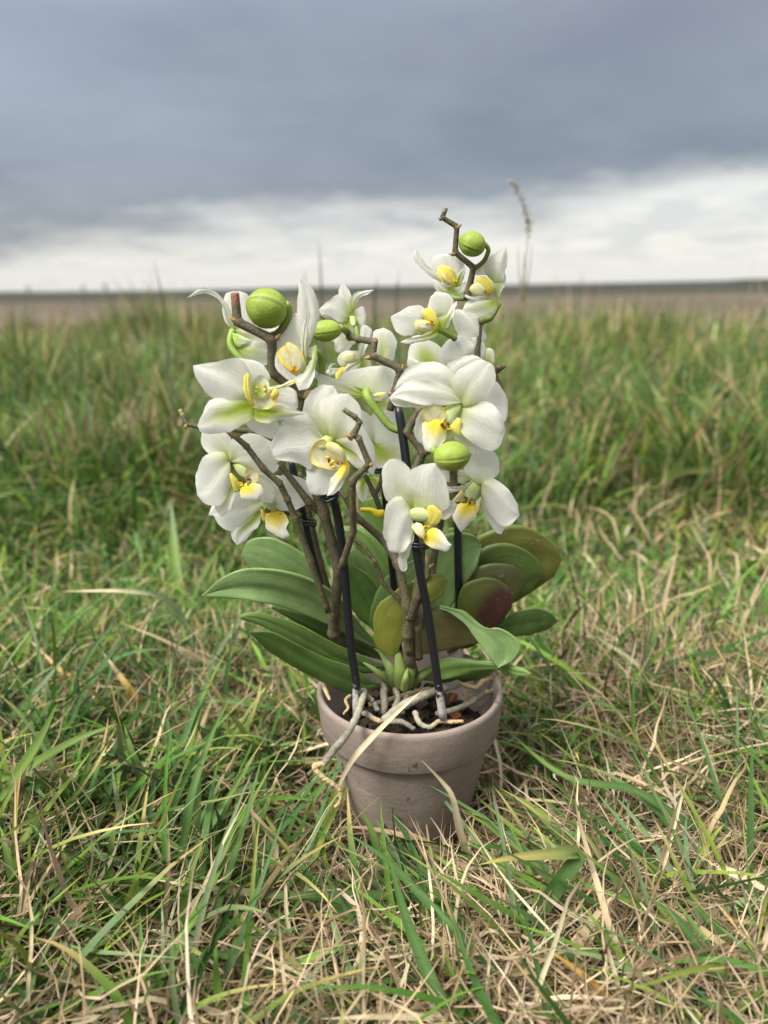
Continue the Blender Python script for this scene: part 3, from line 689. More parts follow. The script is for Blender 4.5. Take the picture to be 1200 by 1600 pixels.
# --- flower at the left
f = Flower(1, 560, 840, .392, ped=[(470, 640, .412), (440, 634, .405), (404, 612, .396)])
f.pet('P', (540, 810), [(450, 700), (405, 620), (440, 606), (500, 612)], [(640, 740), (610, 660), (560, 625)], z0=-8, cup=4, g=.3)
f.pet('S', (540, 950), [(500, 990), (488, 1025), (550, 1090), (655, 1135)], [(610, 980), (690, 1020), (705, 1080)], z0=-10, g=.2, gm=.1)
f.pet('P', (640, 890), [(650, 810), (720, 785), (810, 815), (832, 880)], [(720, 940), (790, 950), (826, 930)], z0=-6, g=.3)
f.pet('P', (530, 850), [(510, 700), (440, 610), (340, 622), (240, 640), (150, 655)], [(450, 868), (330, 880), (255, 845), (195, 775), (160, 710)], z0=4, dz=4, mz=5, cup=6, g=.35, wave=1.4)
f.pet('S', (535, 915), [(440, 845), (350, 865), (262, 885), (215, 955), (178, 1045)], [(525, 985), (460, 1042), (380, 1082), (275, 1098), (205, 1088)], z0=4, dz=8, mz=5, cup=6, g=.7, gm=.75)
f.pet('S', (545, 935), [(640, 905), (720, 905), (800, 938), (884, 970)], [(560, 1008), (640, 1028), (740, 1005), (820, 985)], z0=4, dz=6, cup=5, g=1.0, gm=.8)
f.lip((560, 880), [(540, 800), (545, 750), (590, 715), (625, 740)], [(625, 850), (640, 800), (640, 765)], z0=8, dz=6, cup=-5, style='green')
f.lip((520, 912), [(488, 850), (474, 790), (480, 730), (498, 704)], [(540, 900), (520, 830), (512, 760), (516, 720)], z0=14, dz=6, cup=3, style='yellow')
f.lip((600, 938), [(540, 922), (512, 880), (530, 850), (590, 860), (640, 830), (680, 800)], [(660, 925), (694, 880), (704, 830)], z0=12, dz=9, cup=-7, style='side')
f.lip((668, 882), [(655, 850), (672, 815), (692, 800)], [(690, 870), (702, 835), (700, 808)], z0=18, dz=4, cup=3, style='yellow')
f.lip((640, 790), [(700, 790), (770, 755), (822, 742)], [(660, 806), (740, 796), (800, 772)], z0=18, dz=6, cup=3, style='side')
f.throat(590, 800, 60, 14, dark=.0)
# --- tall-petalled flower
f = Flower(1, 850, 640, .405, ped=[(472, 618, .412), (490, 600, .416), (502, 575, .418), (500, 556, .416), (488, 552, .412), (478, 570, .410)], pedr=.0018)
f.pet('S', (890, 650), [(862, 560), (835, 420), (838, 250), (850, 78)], [(912, 500), (956, 400), (974, 285), (952, 185), (905, 115)], z0=2, dz=6, mz=3, cup=3, g=.4, gm=.06)
f.pet('P', (830, 580), [(695, 540), (700, 470), (750, 370), (800, 308)], [(900, 500), (880, 380), (840, 316)], z0=-8, cup=5, g=.4)
f.pet('P', (760, 560), [(690, 560), (688, 650), (750, 725), (830, 765)], [(760, 620), (780, 680), (820, 715)], z0=4, dz=6, cup=2, g=.2)
f.pet('S', (880, 660), [(862, 540), (868, 420), (905, 262)], [(893, 600), (892, 480), (915, 340)], z0=8, dz=5, cup=2, g=.3, gm=.2)
f.pet('P', (945, 512), [(925, 610), (880, 685), (824, 735), (850, 806)], [(962, 570), (948, 690), (918, 780)], z0=8, dz=8, mz=3, cup=5, g=.5, gm=.45, tilt=3)
f.pet('P', (850, 500), [(900, 600), (900, 540), (960, 515)], [(940, 600), (960, 560)], z0=0, dz=2, cup=3, g=.9, gm=.6)
f.lip((820, 715), [(740, 660), (708, 590), (715, 550), (745, 520)], [(820, 640), (800, 570), (770, 530)], z0=6, dz=4, cup=5, style='side')
f.lip((825, 715), [(790, 600), (755, 530), (780, 500), (820, 520)], [(885, 650), (872, 590), (850, 540)], z0=9, dz=4, cup=6, style='side')
f.lip((825, 718), [(780, 690), (740, 650), (712, 600), (700, 556)], [(810, 680), (760, 630), (722, 585)], z0=11, dz=2, cup=2, style='yellow')
f.throat(815, 675, 60, 15, dark=.2)
# --- top left flower, turned away
f = Flower(1, 420, 400, .420, ped=[(425, 583, .412), (404, 574, .410), (376, 560, .412), (360, 538, .416), (364, 516, .420)], pedr=.0016)
f.pet('P', (410, 400), [(350, 340), (345, 215), (380, 165), (450, 160)], [(530, 390), (530, 280), (500, 185)], z0=-4, cup=5, g=.4)
f.pet('P', (400, 390), [(350, 330), (325, 230), (260, 178), (190, 172), (107, 198)], [(400, 320), (350, 225), (270, 148), (190, 138)], z0=0, dz=2, cup=3, g=.3)
f.pet('P', (430, 385), [(540, 340), (640, 400), (735, 372)], [(500, 470), (610, 505), (700, 440)], z0=-6, cup=5, g=.5)
f.pet('S', (390, 430), [(430, 400), (520, 430), (600, 460), (656, 495)], [(400, 500), (470, 510), (560, 520)], z0=0, cup=4, g=1, gm=.4)
f.pet('S', (430, 500), [(520, 500), (560, 484), (640, 520), (662, 570)], [(440, 580), (510, 640), (580, 654), (635, 622)], z0=4, dz=3, cup=7, g=.6, gm=.5)
f.lip((390, 430), [(410, 500), (450, 520), (500, 500), (530, 485)], [(440, 440), (480, 460)], z0=6, dz=3, cup=4, style='green')
# --- lower left flower
f = Flower(4, 470, 480, .410, column=([(490, 500), (520, 560), (560, 600), (600, 612)], [(540, 495), (590, 520), (625, 570), (625, 600)]))
f.pet('S', (570, 540), [(690, 560), (790, 620), (840, 720)], [(640, 700), (720, 780), (800, 800)], z0=-5, g=.2, gm=.1)
f.pet('S', (470, 470), [(380, 420), (300, 408), (250, 345), (238, 275), (260, 235), (340, 225)], [(500, 400), (480, 310), (430, 250)], z0=-3, cup=4, g=.7, gm=.25)
f.pet('P', (480, 470), [(465, 380), (480, 320), (545, 280), (610, 258), (690, 264), (770, 305)], [(620, 530), (710, 575), (810, 555), (855, 500), (858, 420), (825, 345)], z0=1, dz=2, mz=4, cup=6, g=.5, wave=1.4)
f.pet('P', (455, 480), [(420, 418), (330, 414), (260, 450), (210, 540), (196, 640), (208, 740)], [(470, 600), (450, 720), (405, 795), (340, 824), (262, 802)], z0=2, dz=6, mz=5, cup=6, g=.5, wave=1.4)
f.pet('S', (470, 600), [(420, 690), (350, 770), (345, 840), (400, 917)], [(500, 680), (490, 790), (445, 885)], z0=1, dz=3, cup=4, g=.9, gm=.75)
f.lip((595, 655), [(560, 700), (562, 768), (640, 778), (688, 788)], [(650, 655), (715, 672), (726, 740)], z0=14, dz=6, cup=5)
f.lip((570, 680), [(510, 710), (478, 650), (465, 585)], [(540, 640), (505, 600), (480, 575)], z0=12, dz=7, cup=3, style='yellow')
f.lip((610, 660), [(590, 600), (600, 540), (650, 530), (690, 570)], [(640, 665), (680, 640), (695, 600)], z0=12, dz=7, cup=-4, style='side')
f.throat(580, 640, 110, 17, dark=.55)
# --- lowest left flower
f = Flower(4, 770, 760, .420, column=([(735, 760), (722, 810), (745, 865), (790, 892)], [(815, 765), (842, 810), (838, 860)]), ped=[(470, 806, .42), (446, 800, .422), (418, 782, .424)])
f.pet('S', (770, 745), [(690, 700), (675, 610), (740, 592), (830, 590)], [(810, 710), (865, 660), (880, 605)], z0=-5, g=.4, gm=.2)
f.pet('P', (790, 780), [(830, 640), (930, 592), (1040, 618), (1104, 670), (1137, 772)], [(870, 860), (960, 866), (1060, 834)], z0=0, dz=2, cup=5, g=.4)
f.pet('P', (760, 775), [(700, 755), (640, 745), (550, 730), (460, 750), (345, 820), (308, 912)], [(710, 860), (610, 960), (545, 1022), (450, 1026), (375, 970), (350, 918)], z0=1, dz=4, mz=4, cup=6, g=.5, wave=1.5)
f.pet('S', (750, 810), [(640, 900), (560, 955), (485, 1020), (490, 1090), (532, 1147)], [(725, 900), (702, 980), (635, 1062), (582, 1120)], z0=2, dz=6, cup=5, g=.9, gm=.7)
f.lip((850, 885), [(770, 905), (763, 1010), (830, 1062), (900, 1100)], [(905, 900), (936, 960), (922, 1020), (942, 1072)], z0=12, dz=8, cup=6)
f.lip((780, 900), [(740, 960), (722, 910), (715, 860)], [(765, 920), (740, 880)], z0=12, dz=6, cup=3, style='yellow')
f.throat(820, 890, 110, 16, dark=.6)
# --- bottom middle flower
f = Flower(7, 340, 650, .380, column=([(310, 650), (350, 618), (420, 618), (465, 650), (472, 670)], [(325, 700), (370, 712), (430, 715), (462, 700)]))
f.pet('S', (460, 600), [(540, 560), (600, 560), (645, 580), (662, 596)], [(525, 670), (575, 695), (630, 660)], z0=-3, dz=-2, cup=4, g=.2, gm=0)
f.pet('S', (345, 650), [(290, 575), (220, 575), (165, 560), (135, 450), (138, 340), (185, 278)], [(372, 560), (360, 460), (335, 370), (280, 300), (230, 276)], z0=-1, dz=4, cup=5, g=.7, gm=.25)
f.pet('P', (370, 630), [(355, 520), (318, 440), (330, 375), (400, 320), (510, 305)], [(490, 640), (590, 610), (590, 480), (565, 390), (545, 325)], z0=1, dz=3, cup=6, g=.65, gm=.1)
f.pet('P', (340, 660), [(280, 560), (215, 555), (165, 610), (138, 790), (163, 850), (180, 912), (245, 932)], [(345, 770), (325, 845), (295, 910)], z0=4, dz=8, mz=4, cup=6, g=.35, wave=1.6)
f.pet('S', (335, 710), [(290, 850), (245, 940), (254, 1040), (280, 1066)], [(355, 770), (335, 900), (308, 980), (306, 1040)], z0=2, dz=4, cup=3, g=.7, gm=.45)
f.lip((440, 790), [(500, 765), (550, 790), (590, 850), (620, 882)], [(430, 850), (475, 895), (550, 918), (592, 922)], z0=14, dz=8, cup=6)
f.lip((460, 730), [(445, 660), (458, 610), (495, 600)], [(505, 738), (550, 690), (545, 645)], z0=12, dz=5, cup=4, style='yellow')
f.lip((375, 725), [(342, 750), (370, 800), (425, 842)], [(412, 740), (432, 790)], z0=16, dz=8, cup=4, style='side')
f.throat(440, 755, 70, 18, dark=.2)
# --- lower right flower
f = Flower(7, 820, 430, .400, column=([(780, 430), (735, 470), (716, 530), (752, 572)], [(840, 470), (810, 530), (785, 560)]), ped=[(700, 738, .42), (722, 740, .414), (738, 748, .408)], pedr=.0010)
f.pet('P', (775, 405), [(700, 345), (600, 305), (520, 330)], [(700, 430), (600, 425), (540, 390)], z0=-4, cup=4, g=.5, gm=.2)
f.pet('S', (845, 490), [(845, 580), (890, 700), (940, 780), (980, 796)], [(900, 600), (960, 690), (1003, 740)], z0=-3, cup=3, g=.4, gm=.25)
f.pet('S', (830, 435), [(770, 420), (715, 350), (768, 250), (790, 200), (865, 190)], [(900, 420), (955, 362), (962, 300), (932, 228)], z0=-2, dz=2, cup=5, g=.5, gm=.08)
f.pet('P', (850, 450), [(900, 412), (960, 430), (1040, 500), (1087, 580), (1107, 662)], [(855, 530), (890, 625), (940, 692), (1000, 738), (1062, 712)], z0=2, dz=5, mz=4, cup=6, g=.35, wave=1.6)
f.pet('P', (785, 412), [(720, 448), (640, 464), (560, 450), (484, 430)], [(745, 465), (660, 498), (590, 500), (525, 478)], z0=6, dz=10, cup=2, g=.4)
f.lip((760, 575), [(680, 590), (638, 650), (655, 720), (695, 783)], [(800, 610), (797, 680), (745, 730)], z0=14, dz=6, cup=6)
f.lip((720, 560), [(670, 572), (632, 566), (702, 484)], [(712, 520)], z0=12, dz=6, cup=2, style='side')
f.lip((800, 570), [(800, 620), (818, 652)], [(820, 560), (836, 540), (830, 600)], z0=12, dz=6, cup=2, style='side')
f.throat(760, 578, 90, 18, dark=.45)
# --- flower over the middle, seen from behind and below
f = Flower(2, 830, 1060, .420, ped=[(640, 676, .408), (612, 668, .410), (592, 645, .412), (575, 622, .414), (572, 612, .418)], pedr=.0019)
f.pet('P', (840, 1055), [(720, 995), (600, 962), (660, 890), (800, 850), (960, 832)], [(950, 1072), (1030, 1045), (1064, 960), (1055, 870)], z0=-4, dz=-8, cup=5, g=.9, gm=.2)
f.pet('P', (825, 1080), [(700, 1000), (580, 948), (450, 900), (383, 858)], [(740, 1092), (600, 1072), (480, 1025), (402, 965)], z0=3, dz=6, cup=4, g=.9, gm=.15)
f.pet('S', (860, 1110), [(960, 1110), (1040, 1095), (1062, 1130)], [(880, 1170), (960, 1205), (1040, 1185)], z0=0, cup=4, g=1, gm=1.2)
f.pet('S', (850, 1090), [(900, 1060), (980, 1055), (1030, 1070)], [(880, 1115), (960, 1120)], z0=3, cup=2, g=.2, gm=0)
f.lip((890, 1085), [(930, 1066), (985, 1064)], [(930, 1092), (970, 1090)], z0=6, dz=2, cup=2, style='yellow')
# --- half hidden flower behind the centre
f = Flower(5, 945, 595, .432)
f.pet('P', (950, 600), [(900, 520), (930, 400), (1000, 320), (1110, 305)], [(1050, 640), (1190, 645), (1195, 420), (1160, 330)], z0=0, cup=6, g=.4)
f.pet('P', (945, 600), [(860, 570), (825, 450), (815, 320)], [(955, 500), (920, 390)], z0=2, cup=4, g=.4)
f.pet('S', (950, 625), [(1050, 635), (1190, 640), (1190, 770)], [(960, 720), (980, 812), (1100, 806)], z0=3, cup=5, g=.8, gm=.9)
f.pet('S', (940, 640), [(880, 720), (900, 800), (960, 830)], [(990, 700), (1000, 780)], z0=0, cup=4, g=.5, gm=.3)
# --- small greenish flower low behind the centre
f = Flower(5, 900, 900, .445)
f.pet('S', (890, 900), [(810, 950), (810, 1050), (850, 1110)], [(900, 980), (900, 1060)], cup=3, g=.8, gm=.8)
f.pet('S', (910, 900), [(920, 960), (940, 1020), (980, 1080)], [(990, 920), (1000, 1000)], cup=3, g=.9, gm=.9)
f.pet('P', (900, 905), [(850, 890), (815, 920), (805, 880)], [(870, 860), (830, 850)], cup=3, g=.6)
# --- middle flower at the back
f = Flower(2, 770, 800, .452)
f.pet('P', (700, 760), [(640, 830), (590, 780), (620, 720), (680, 700)], [(770, 770), (780, 710)], z0=-3, cup=4, g=.5, gm=.3)
f.pet('P', (920, 790), [(885, 640), (900, 545), (975, 512)], [(1040, 785), (1082, 650), (1050, 555)], z0=-2, cup=6, g=.3, gm=.55)
f.pet('S', (765, 810), [(768, 680), (780, 560), (790, 500), (830, 490)], [(815, 710), (862, 610), (876, 535)], z0=2, dz=3, cup=3, g=.4, gm=0)
f.pet('S', (780, 790), [(690, 800), (630, 880), (580, 965)], [(760, 850), (690, 900), (620, 960)], z0=5, dz=5, cup=3, g=.6, gm=0)
f.pet('S', (780, 790), [(840, 760), (870, 820), (850, 880)], [(760, 850), (800, 890)], z0=0, cup=3, g=1, gm=.8)
f.pet('P', (600, 850), [(530, 850), (490, 880), (520, 910)], [(560, 900)], z0=3, cup=3, g=.1)
f.pet('P', (545, 900), [(510, 850), (530, 815), (570, 808)], [(530, 860), (540, 828)], z0=5, cup=1, g=0)
f.lip((720, 800), [(650, 800), (630, 750), (680, 715)], [(740, 770), (730, 730)], z0=5, dz=3, cup=5, style='side')
f.lip((690, 830), [(600, 850), (570, 910), (580, 958)], [(660, 870), (620, 930)], z0=6, dz=4, cup=4, style='yellow')
# --- top middle flower
f = Flower(2, 705, 400, .462, ped=[(559, 530, .448), (557, 515, .456), (552, 497, .462)], column=([(690, 400), (690, 440), (700, 480), (720, 500)], [(730, 400), (745, 440), (740, 480)]))
f.pet('S', (700, 395), [(635, 330), (595, 230), (625, 128)], [(715, 300), (692, 210), (662, 160)], z0=0, cup=3, g=.5, gm=.05)
f.pet('P', (695, 410), [(665, 330), (600, 232), (520, 270), (438, 348)], [(620, 450), (540, 422), (462, 392)], z0=2, dz=2, cup=4, g=.7)
f.pet('P', (700, 375), [(695, 260), (760, 200), (892, 184)], [(735, 340), (770, 255), (850, 212)], z0=3, dz=5, cup=3, g=.9, gm=.25)
f.pet('P', (720, 400), [(750, 350), (800, 325), (830, 385)], [(760, 450), (800, 492), (822, 455)], z0=-2, cup=3, g=.6)
f.pet('S', (690, 500), [(620, 555), (568, 620), (575, 690), (602, 710)], [(745, 590), (702, 660), (655, 702)], z0=-1, dz=3, cup=4, g=.6, gm=.3)
f.pet('S', (600, 580), [(560, 590), (538, 612), (580, 628)], [(620, 600)], z0=-3, cup=1, g=.1, gm=.1)
f.pet('S', (700, 410), [(600, 400), (590, 450), (680, 540)], [(740, 470), (730, 540)], z0=2, cup=4, g=1, gm=1)
f.pet('S', (720, 410), [(760, 440), (800, 500), (780, 530)], [(730, 480), (750, 540)], z0=2, cup=3, g=1, gm=1)
# --- topmost left-facing flower
f = Flower(3, 620, 770, .452, ped=[(726, 466, .446), (712, 466, .448), (700, 458, .452)])
f.pet('S', (590, 720), [(500, 640), (480, 570), (500, 510), (580, 490)], [(720, 640), (715, 560), (660, 500)], z0=-4, cup=5, g=.3, gm=0)
f.pet('P', (540, 700), [(460, 655), (380, 590), (336, 520), (345, 460), (368, 462)], [(520, 640), (430, 570), (400, 500)], z0=0, cup=3, g=.25)
f.pet('P', (650, 740), [(670, 650), (715, 600), (724, 550)], [(700, 720), (728, 640), (730, 590)], z0=4, dz=4, cup=2, g=.9, gm=.7)
f.pet('S', (640, 800), [(560, 740), (500, 690), (485, 700)], [(600, 810), (530, 790), (495, 740)], z0=5, dz=4, cup=4, g=.7, gm=.4)
f.pet('S', (620, 810), [(640, 760), (700, 720), (735, 705)], [(690, 800), (725, 780), (738, 740)], z0=4, dz=3, cup=3, g=.8, gm=.3)
f.pet('S', (600, 760), [(560, 770), (600, 800), (720, 815)], [(640, 740), (700, 780)], z0=6, cup=2, g=1, gm=1)
f.lip((650, 740), [(570, 710), (525, 640), (530, 590), (570, 578)], [(670, 690), (650, 630), (610, 590)], z0=8, dz=5, cup=6, style='yellow')
f.lip((640, 720), [(560, 680), (540, 610)], [(600, 680), (570, 630)], z0=14, dz=3, cup=3, style='side')
f.throat(640, 690, 60, 13, dark=.0)
# --- topmost right-facing flower
f = Flower(3, 960, 740, .448, ped=[(750, 502, .442), (766, 496, .446), (778, 474, .450)], pedr=.0018)
f.pet('P', (880, 640), [(820, 640), (850, 560), (920, 500), (945, 510)], [(960, 640), (965, 560)], z0=-3, cup=4, g=.3)
f.pet('P', (960, 700), [(890, 610), (940, 500), (1052, 433)], [(1020, 690), (1045, 610), (1062, 520)], z0=0, dz=3, cup=4, g=.7)
f.pet('S', (970, 800), [(950, 720), (1000, 690), (1044, 640)], [(988, 832), (1022, 765), (1048, 700)], z0=1, cup=3, g=.8, gm=.6)
f.pet('S', (960, 850), [(880, 822), (790, 838), (740, 880), (724, 920)], [(978, 910), (925, 965), (840, 977), (762, 962)], z0=5, dz=5, cup=6, g=.7, gm=.4)
f.pet('S', (920, 830), [(850, 815), (790, 820), (742, 800)], [(860, 835), (780, 835), (738, 818)], z0=9, dz=4, cup=1, g=.1, gm=0)
f.lip((900, 820), [(820, 800), (775, 770), (790, 730), (830, 710)], [(910, 760), (870, 720)], z0=9, dz=4, cup=5, style='side')
f.lip((920, 820), [(860, 760), (820, 700), (850, 665), (890, 665)], [(950, 760), (940, 700)], z0=8, dz=4, cup=6, style='yellow')
f.throat(890, 770, 60, 15, dark=.0)
# --- left-facing flower below them
f = Flower(3, 500, 1060, .436, ped=[(712, 530, .440), (698, 522, .438), (684, 514, .436)])
f.pet('S', (545, 970), [(455, 910), (465, 835), (505, 783)], [(620, 955), (640, 880), (605, 805)], z0=-4, cup=4, g=.5, gm=.1)
f.pet('P', (370, 1050), [(410, 930), (370, 893), (290, 905), (163, 975)], [(330, 1100), (265, 1116), (205, 1088), (170, 1020)], z0=2, dz=3, cup=5, g=.25)
f.pet('P', (540, 1085), [(510, 1000), (590, 950), (640, 880), (668, 860)], [(590, 1060), (630, 980), (658, 900)], z0=2, dz=3, cup=3, g=.9, gm=.8, tilt=2)
f.pet('S', (515, 1065), [(430, 1105), (330, 1130), (238, 1170)], [(500, 1130), (400, 1168), (300, 1184)], z0=5, dz=6, cup=4, g=.8, gm=.5)
f.lip((490, 1080), [(430, 1010), (400, 950), (410, 925), (450, 905)], [(520, 1040), (510, 970), (485, 925)], z0=9, dz=4, cup=6, style='yellow')
f.lip((480, 1080), [(400, 1090), (350, 1060), (345, 1010)], [(460, 1020), (400, 1000)], z0=10, dz=6, cup=5, style='side')
f.throat(450, 1030, 70, 16, dark=.0)
# --- white flower behind the big right one
f = Flower(3, 800, 1290, .446)
f.pet('P', (865, 1200), [(700, 1130), (650, 1020), (638, 950), (680, 924)], [(890, 1140), (860, 1030), (785, 950)], z0=0, cup=5, g=.2, gm=.05)
f.pet('P', (780, 1300), [(560, 1340), (556, 1225), (615, 1155), (700, 1122)], [(800, 1220), (760, 1150)], z0=3, cup=5, g=.4)
f.pet('P', (850, 1330), [(760, 1300), (740, 1180), (760, 1120)], [(890, 1250), (860, 1160)], z0=1, cup=4, g=.3)
f.pet('S', (900, 1340), [(880, 1280), (885, 1230), (930, 1222)], [(955, 1330), (955, 1250)], z0=0, cup=3, g=.7, gm=.7)
# --- small one left of it
f = Flower(3, 440, 1340, .462)
f.pet('S', (440, 1360), [(300, 1330), (310, 1210), (350, 1168)], [(560, 1330), (535, 1220), (440, 1163)], z0=0, cup=4, g=.8, gm=.8)
f.pet('P', (420, 1360), [(300, 1370), (285, 1320), (305, 1285)], [(360, 1320)], z0=0, cup=3, g=.2)

# --- buds
def bud(cx, cy, Y, wpx, hpx, ang, stalk=None, ph=0.0, sr=.0017):
    s = pxs(Y); c = P(cx, cy, Y); n, m = 28, 72
    ax = (rgt * math.sin(ang) + upv * math.cos(ang)).normalized(); bx = ax.cross(fwd).normalized(); by = ax.cross(bx)
    V, F, C = [], [], []
    for i in range(n + 1):
        th = math.pi * i / n; z = math.cos(th); r_ = max(0, math.sin(th)) ** (.95) * (1 - .22 * max(0, z) ** 2.2 + .03 * z)
        for k in range(m):
            a = 2 * math.pi * k / m
            a_ = a + ph; dd = (a_ * 3 / (2 * math.pi)) % 1.0; dd = min(dd, 1 - dd) * 2     # 0 on a seam, 1 mid sepal
            up_ = (a_ * 3 / (2 * math.pi)) % 1.0 < .5
            crease = 1 - .055 * math.exp(-(dd / .05) ** 2) + (.025 * math.exp(-((dd - .14) / .08) ** 2) if up_ else 0) - .02 * dd
            rr = r_ * crease
            V.append(c + ax * (z * hpx * s / 2 * (1.04 if z < 0 else 1)) + (bx * math.cos(a) + by * math.sin(a)) * rr * wpx * s / 2)
            f_ = .5 + .5 * z; v_ = .5 + .5 * math.sin(a * 17)
            c_ = np.array([.29, .395, .055]) * (1 - .03 * v_) * (1 - .15 * f_) + np.array([.10, .09, .03]) * (1 - f_) * .4
            if dd < .10: c_ = c_ * (.55 + 4.5 * dd)
            elif up_ and dd < .26: c_ = c_ * 1.0 + np.array([.10, .09, .04]) * (1 - (dd - .10) / .16)  # pale ridge beside the seam: a highlight painted into the bud colour
            C.append(c_)
    for i in range(n):
        for k in range(m): F.append((i * m + k, i * m + (k + 1) % m, (i + 1) * m + (k + 1) % m, (i + 1) * m + k))
    o = mesh('bud', V, F, MBUD, orchid, origin=c, cols=np.array(C))
    if stalk:
        pts = [P(x, y, yy) for x, y, yy in stalk]; k = 6 * len(pts); sp = catmull(pts, k); rr = np.full(k, sr); rr[:3] *= 1.3; rr[-3:] *= 1.15
        V, F = tube(sp, rr, 8); f_ = np.repeat(np.linspace(0, 1, k), 8)
        mesh('bud_stalk', V, F, MBUD, o, cols=mixc(np.array([[.17, .16, .05]]), np.array([[.26, .38, .06]]), f_))
bud(416, 481, .404, 60, 62, R(-78), [(427, 527, .408), (440, 515, .406), (449, 498, .406), (451, 482, .405), (445, 476, .404)], ph=.3, sr=.0021)
bud(509, 517, .430, 33, 46, R(-98), [(548, 527, .444), (540, 516, .438), (530, 513, .432)], ph=1.0, sr=.0020)
bud(737, 381, .440, 37, 40, R(-68), [(742, 419, .448), (756, 408, .444), (763, 392, .442), (759, 383, .441), (754, 381, .441)], ph=1.3, sr=.0013)
bud(707, 713, .378, 48, 58, R(84), [(668, 706, .400), (674, 700, .388), (680, 706, .380)], ph=.2, sr=.0016)

# --- flower stems
STC = np.array([.080, .070, .042]); STG = np.array([.140, .138, .062]); NODE = np.array([.19, .125, .07])
def stem(pts, r0, r1, green=0.0, tip=None, nodes=(), bracts=()):
    pts3 = [np.array(P(*p)) for p in pts]
    # angular joints: subdivide each run and round only the corners
    dense = [pts3[0]]; isn = [0]
    for i in range(1, len(pts3)):
        a, b = pts3[i - 1], pts3[i]
        for k in (.10, .3, .5, .7, .90): dense.append(a + (b - a) * k)
        dense.append(b); isn.append(len(dense) - 1)
    D = np.array(dense); D[1:-1] = D[1:-1] * .6 + (D[:-2] + D[2:]) * .2
    n = len(D); rr = np.linspace(r0, r1, n)
    C = np.tile(STC * (1 - green) + STG * green, (n, 1))
    for q in isn[1:-1]:
        if q: rr[q] *= 1.28; C[q] = NODE * .6 + C[q] * .4
        if q + 1 < n: rr[q + 1] *= 1.08
    rr = rr * (1 + rng.normal(0, .02, n))
    if tip is not None: C[-3:] = tip
    V, F = tube(D, rr, 10); cc = np.repeat(C, 10, 0)
    o = mesh('flower_stem', V, F, MSTEM, orchid, origin=Vector(D[0]), cols=cc)
    for bx, by, tx, ty, Y, w in bracts:
        Vb, Fb, UV, t, ss = ribbon([P(bx, by, Y), P((bx + tx) / 2, (by + ty) / 2, Y - .001), P(tx, ty, Y)], w * pxs(Y), a=.7, p=.3, e=.9, q=1.5, cup=.8, nu=8, nv=7, seed=int(bx))
        mesh('bract', Vb, Fb, MSTEM, o, cols=mixc(np.array([[.30, .24, .10]]), np.array([[.36, .17, .09]]), t), uvs=UV)
    return o
BX, BY = 0, 0
# main left stem, from the joint behind the centre flower up to the brown broken tip
stem([(532, 1016, .430), (521, 988, .424), (522, 962, .420), (530, 888, .414), (506, 800, .410), (470, 700, .412), (468, 645, .410), (473, 618, .408), (425, 582, .404), (425, 530, .402), (371, 503, .404), (367, 458, .406)],
     .0034, .0022, .15, tip=np.array([.22, .09, .05]), bracts=[(372, 505, 357, 494, .402, 8), (427, 532, 440, 520, .401, 9), (473, 620, 494, 608, .405, 12), (522, 962, 505, 945, .416, 10)])
# left side shoot
stem([(437, 690, .420), (424, 684, .418), (391, 674, .416), (362, 671, .414), (312, 667, .416), (292, 663, .416), (281, 640, .418)], .0018, .0011, .2, tip=np.array([.30, .30, .12]), bracts=[(292, 664, 286, 668, .414, 8), (424, 684, 432, 668, .414, 7)])
# stem in front of the lower left flower
stem([(513, 956, .412), (484, 873, .406), (460, 807, .402), (449, 780, .400), (437, 755, .398), (412, 733, .396), (385, 697, .396), (357, 673, .398)], .0019, .0015, .35, tip=NODE, bracts=[(357, 674, 368, 668, .397, 7)])
stem([(500, 800, .412), (483, 785, .408), (435, 722, .408), (422, 702, .412)], .0023, .0014, .35)
# stem in front of the centre flower
stem([(532, 888, .408), (536, 879, .404), (552, 830, .396), (551, 800, .392), (551, 750, .386), (577, 725, .384), (560, 684, .384), (553, 680, .384), (562, 660, .384), (555, 652, .384), (536, 639, .384)], .0020, .0013, .3, tip=np.array([.19, .2, .08]),
     bracts=[(551, 688, 540, 675, .382, 8), (577, 727, 584, 724, .382, 10)])
stem([(548, 795, .43), (540, 778, .432), (530, 766, .436)], .0016, .0014, .3)
# middle stem with the upper zigzag
stem([(640, 1020, .414), (636, 943, .408), (622, 880, .412), (600, 845, .426), (562, 812, .428), (548, 795, .430)], .0030, .0018, .3, bracts=[(620, 882, 612, 862, .420, 12)])
stem([(640, 967, .409), (654, 930, .404), (658, 850, .404), (652, 790, .402), (646, 740, .402), (662, 706, .402), (636, 674, .404), (656, 640, .404), (668, 610, .41)], .0030, .0019, .1, bracts=[(657, 915, 667, 903, .408, 9)])
stem([(610, 640, .414), (616, 616, .412), (626, 576, .412), (582, 556, .414), (585, 534, .416), (560, 530, .430), (548, 526, .440), (534, 512, .450), (500, 490, .462)], .0022, .0016, .05, tip=STG, bracts=[(582, 557, 567, 560, .413, 8), (627, 574, 632, 573, .410, 11), (616, 618, 603, 613, .410, 8), (585, 535, 588, 530, .414, 9)])
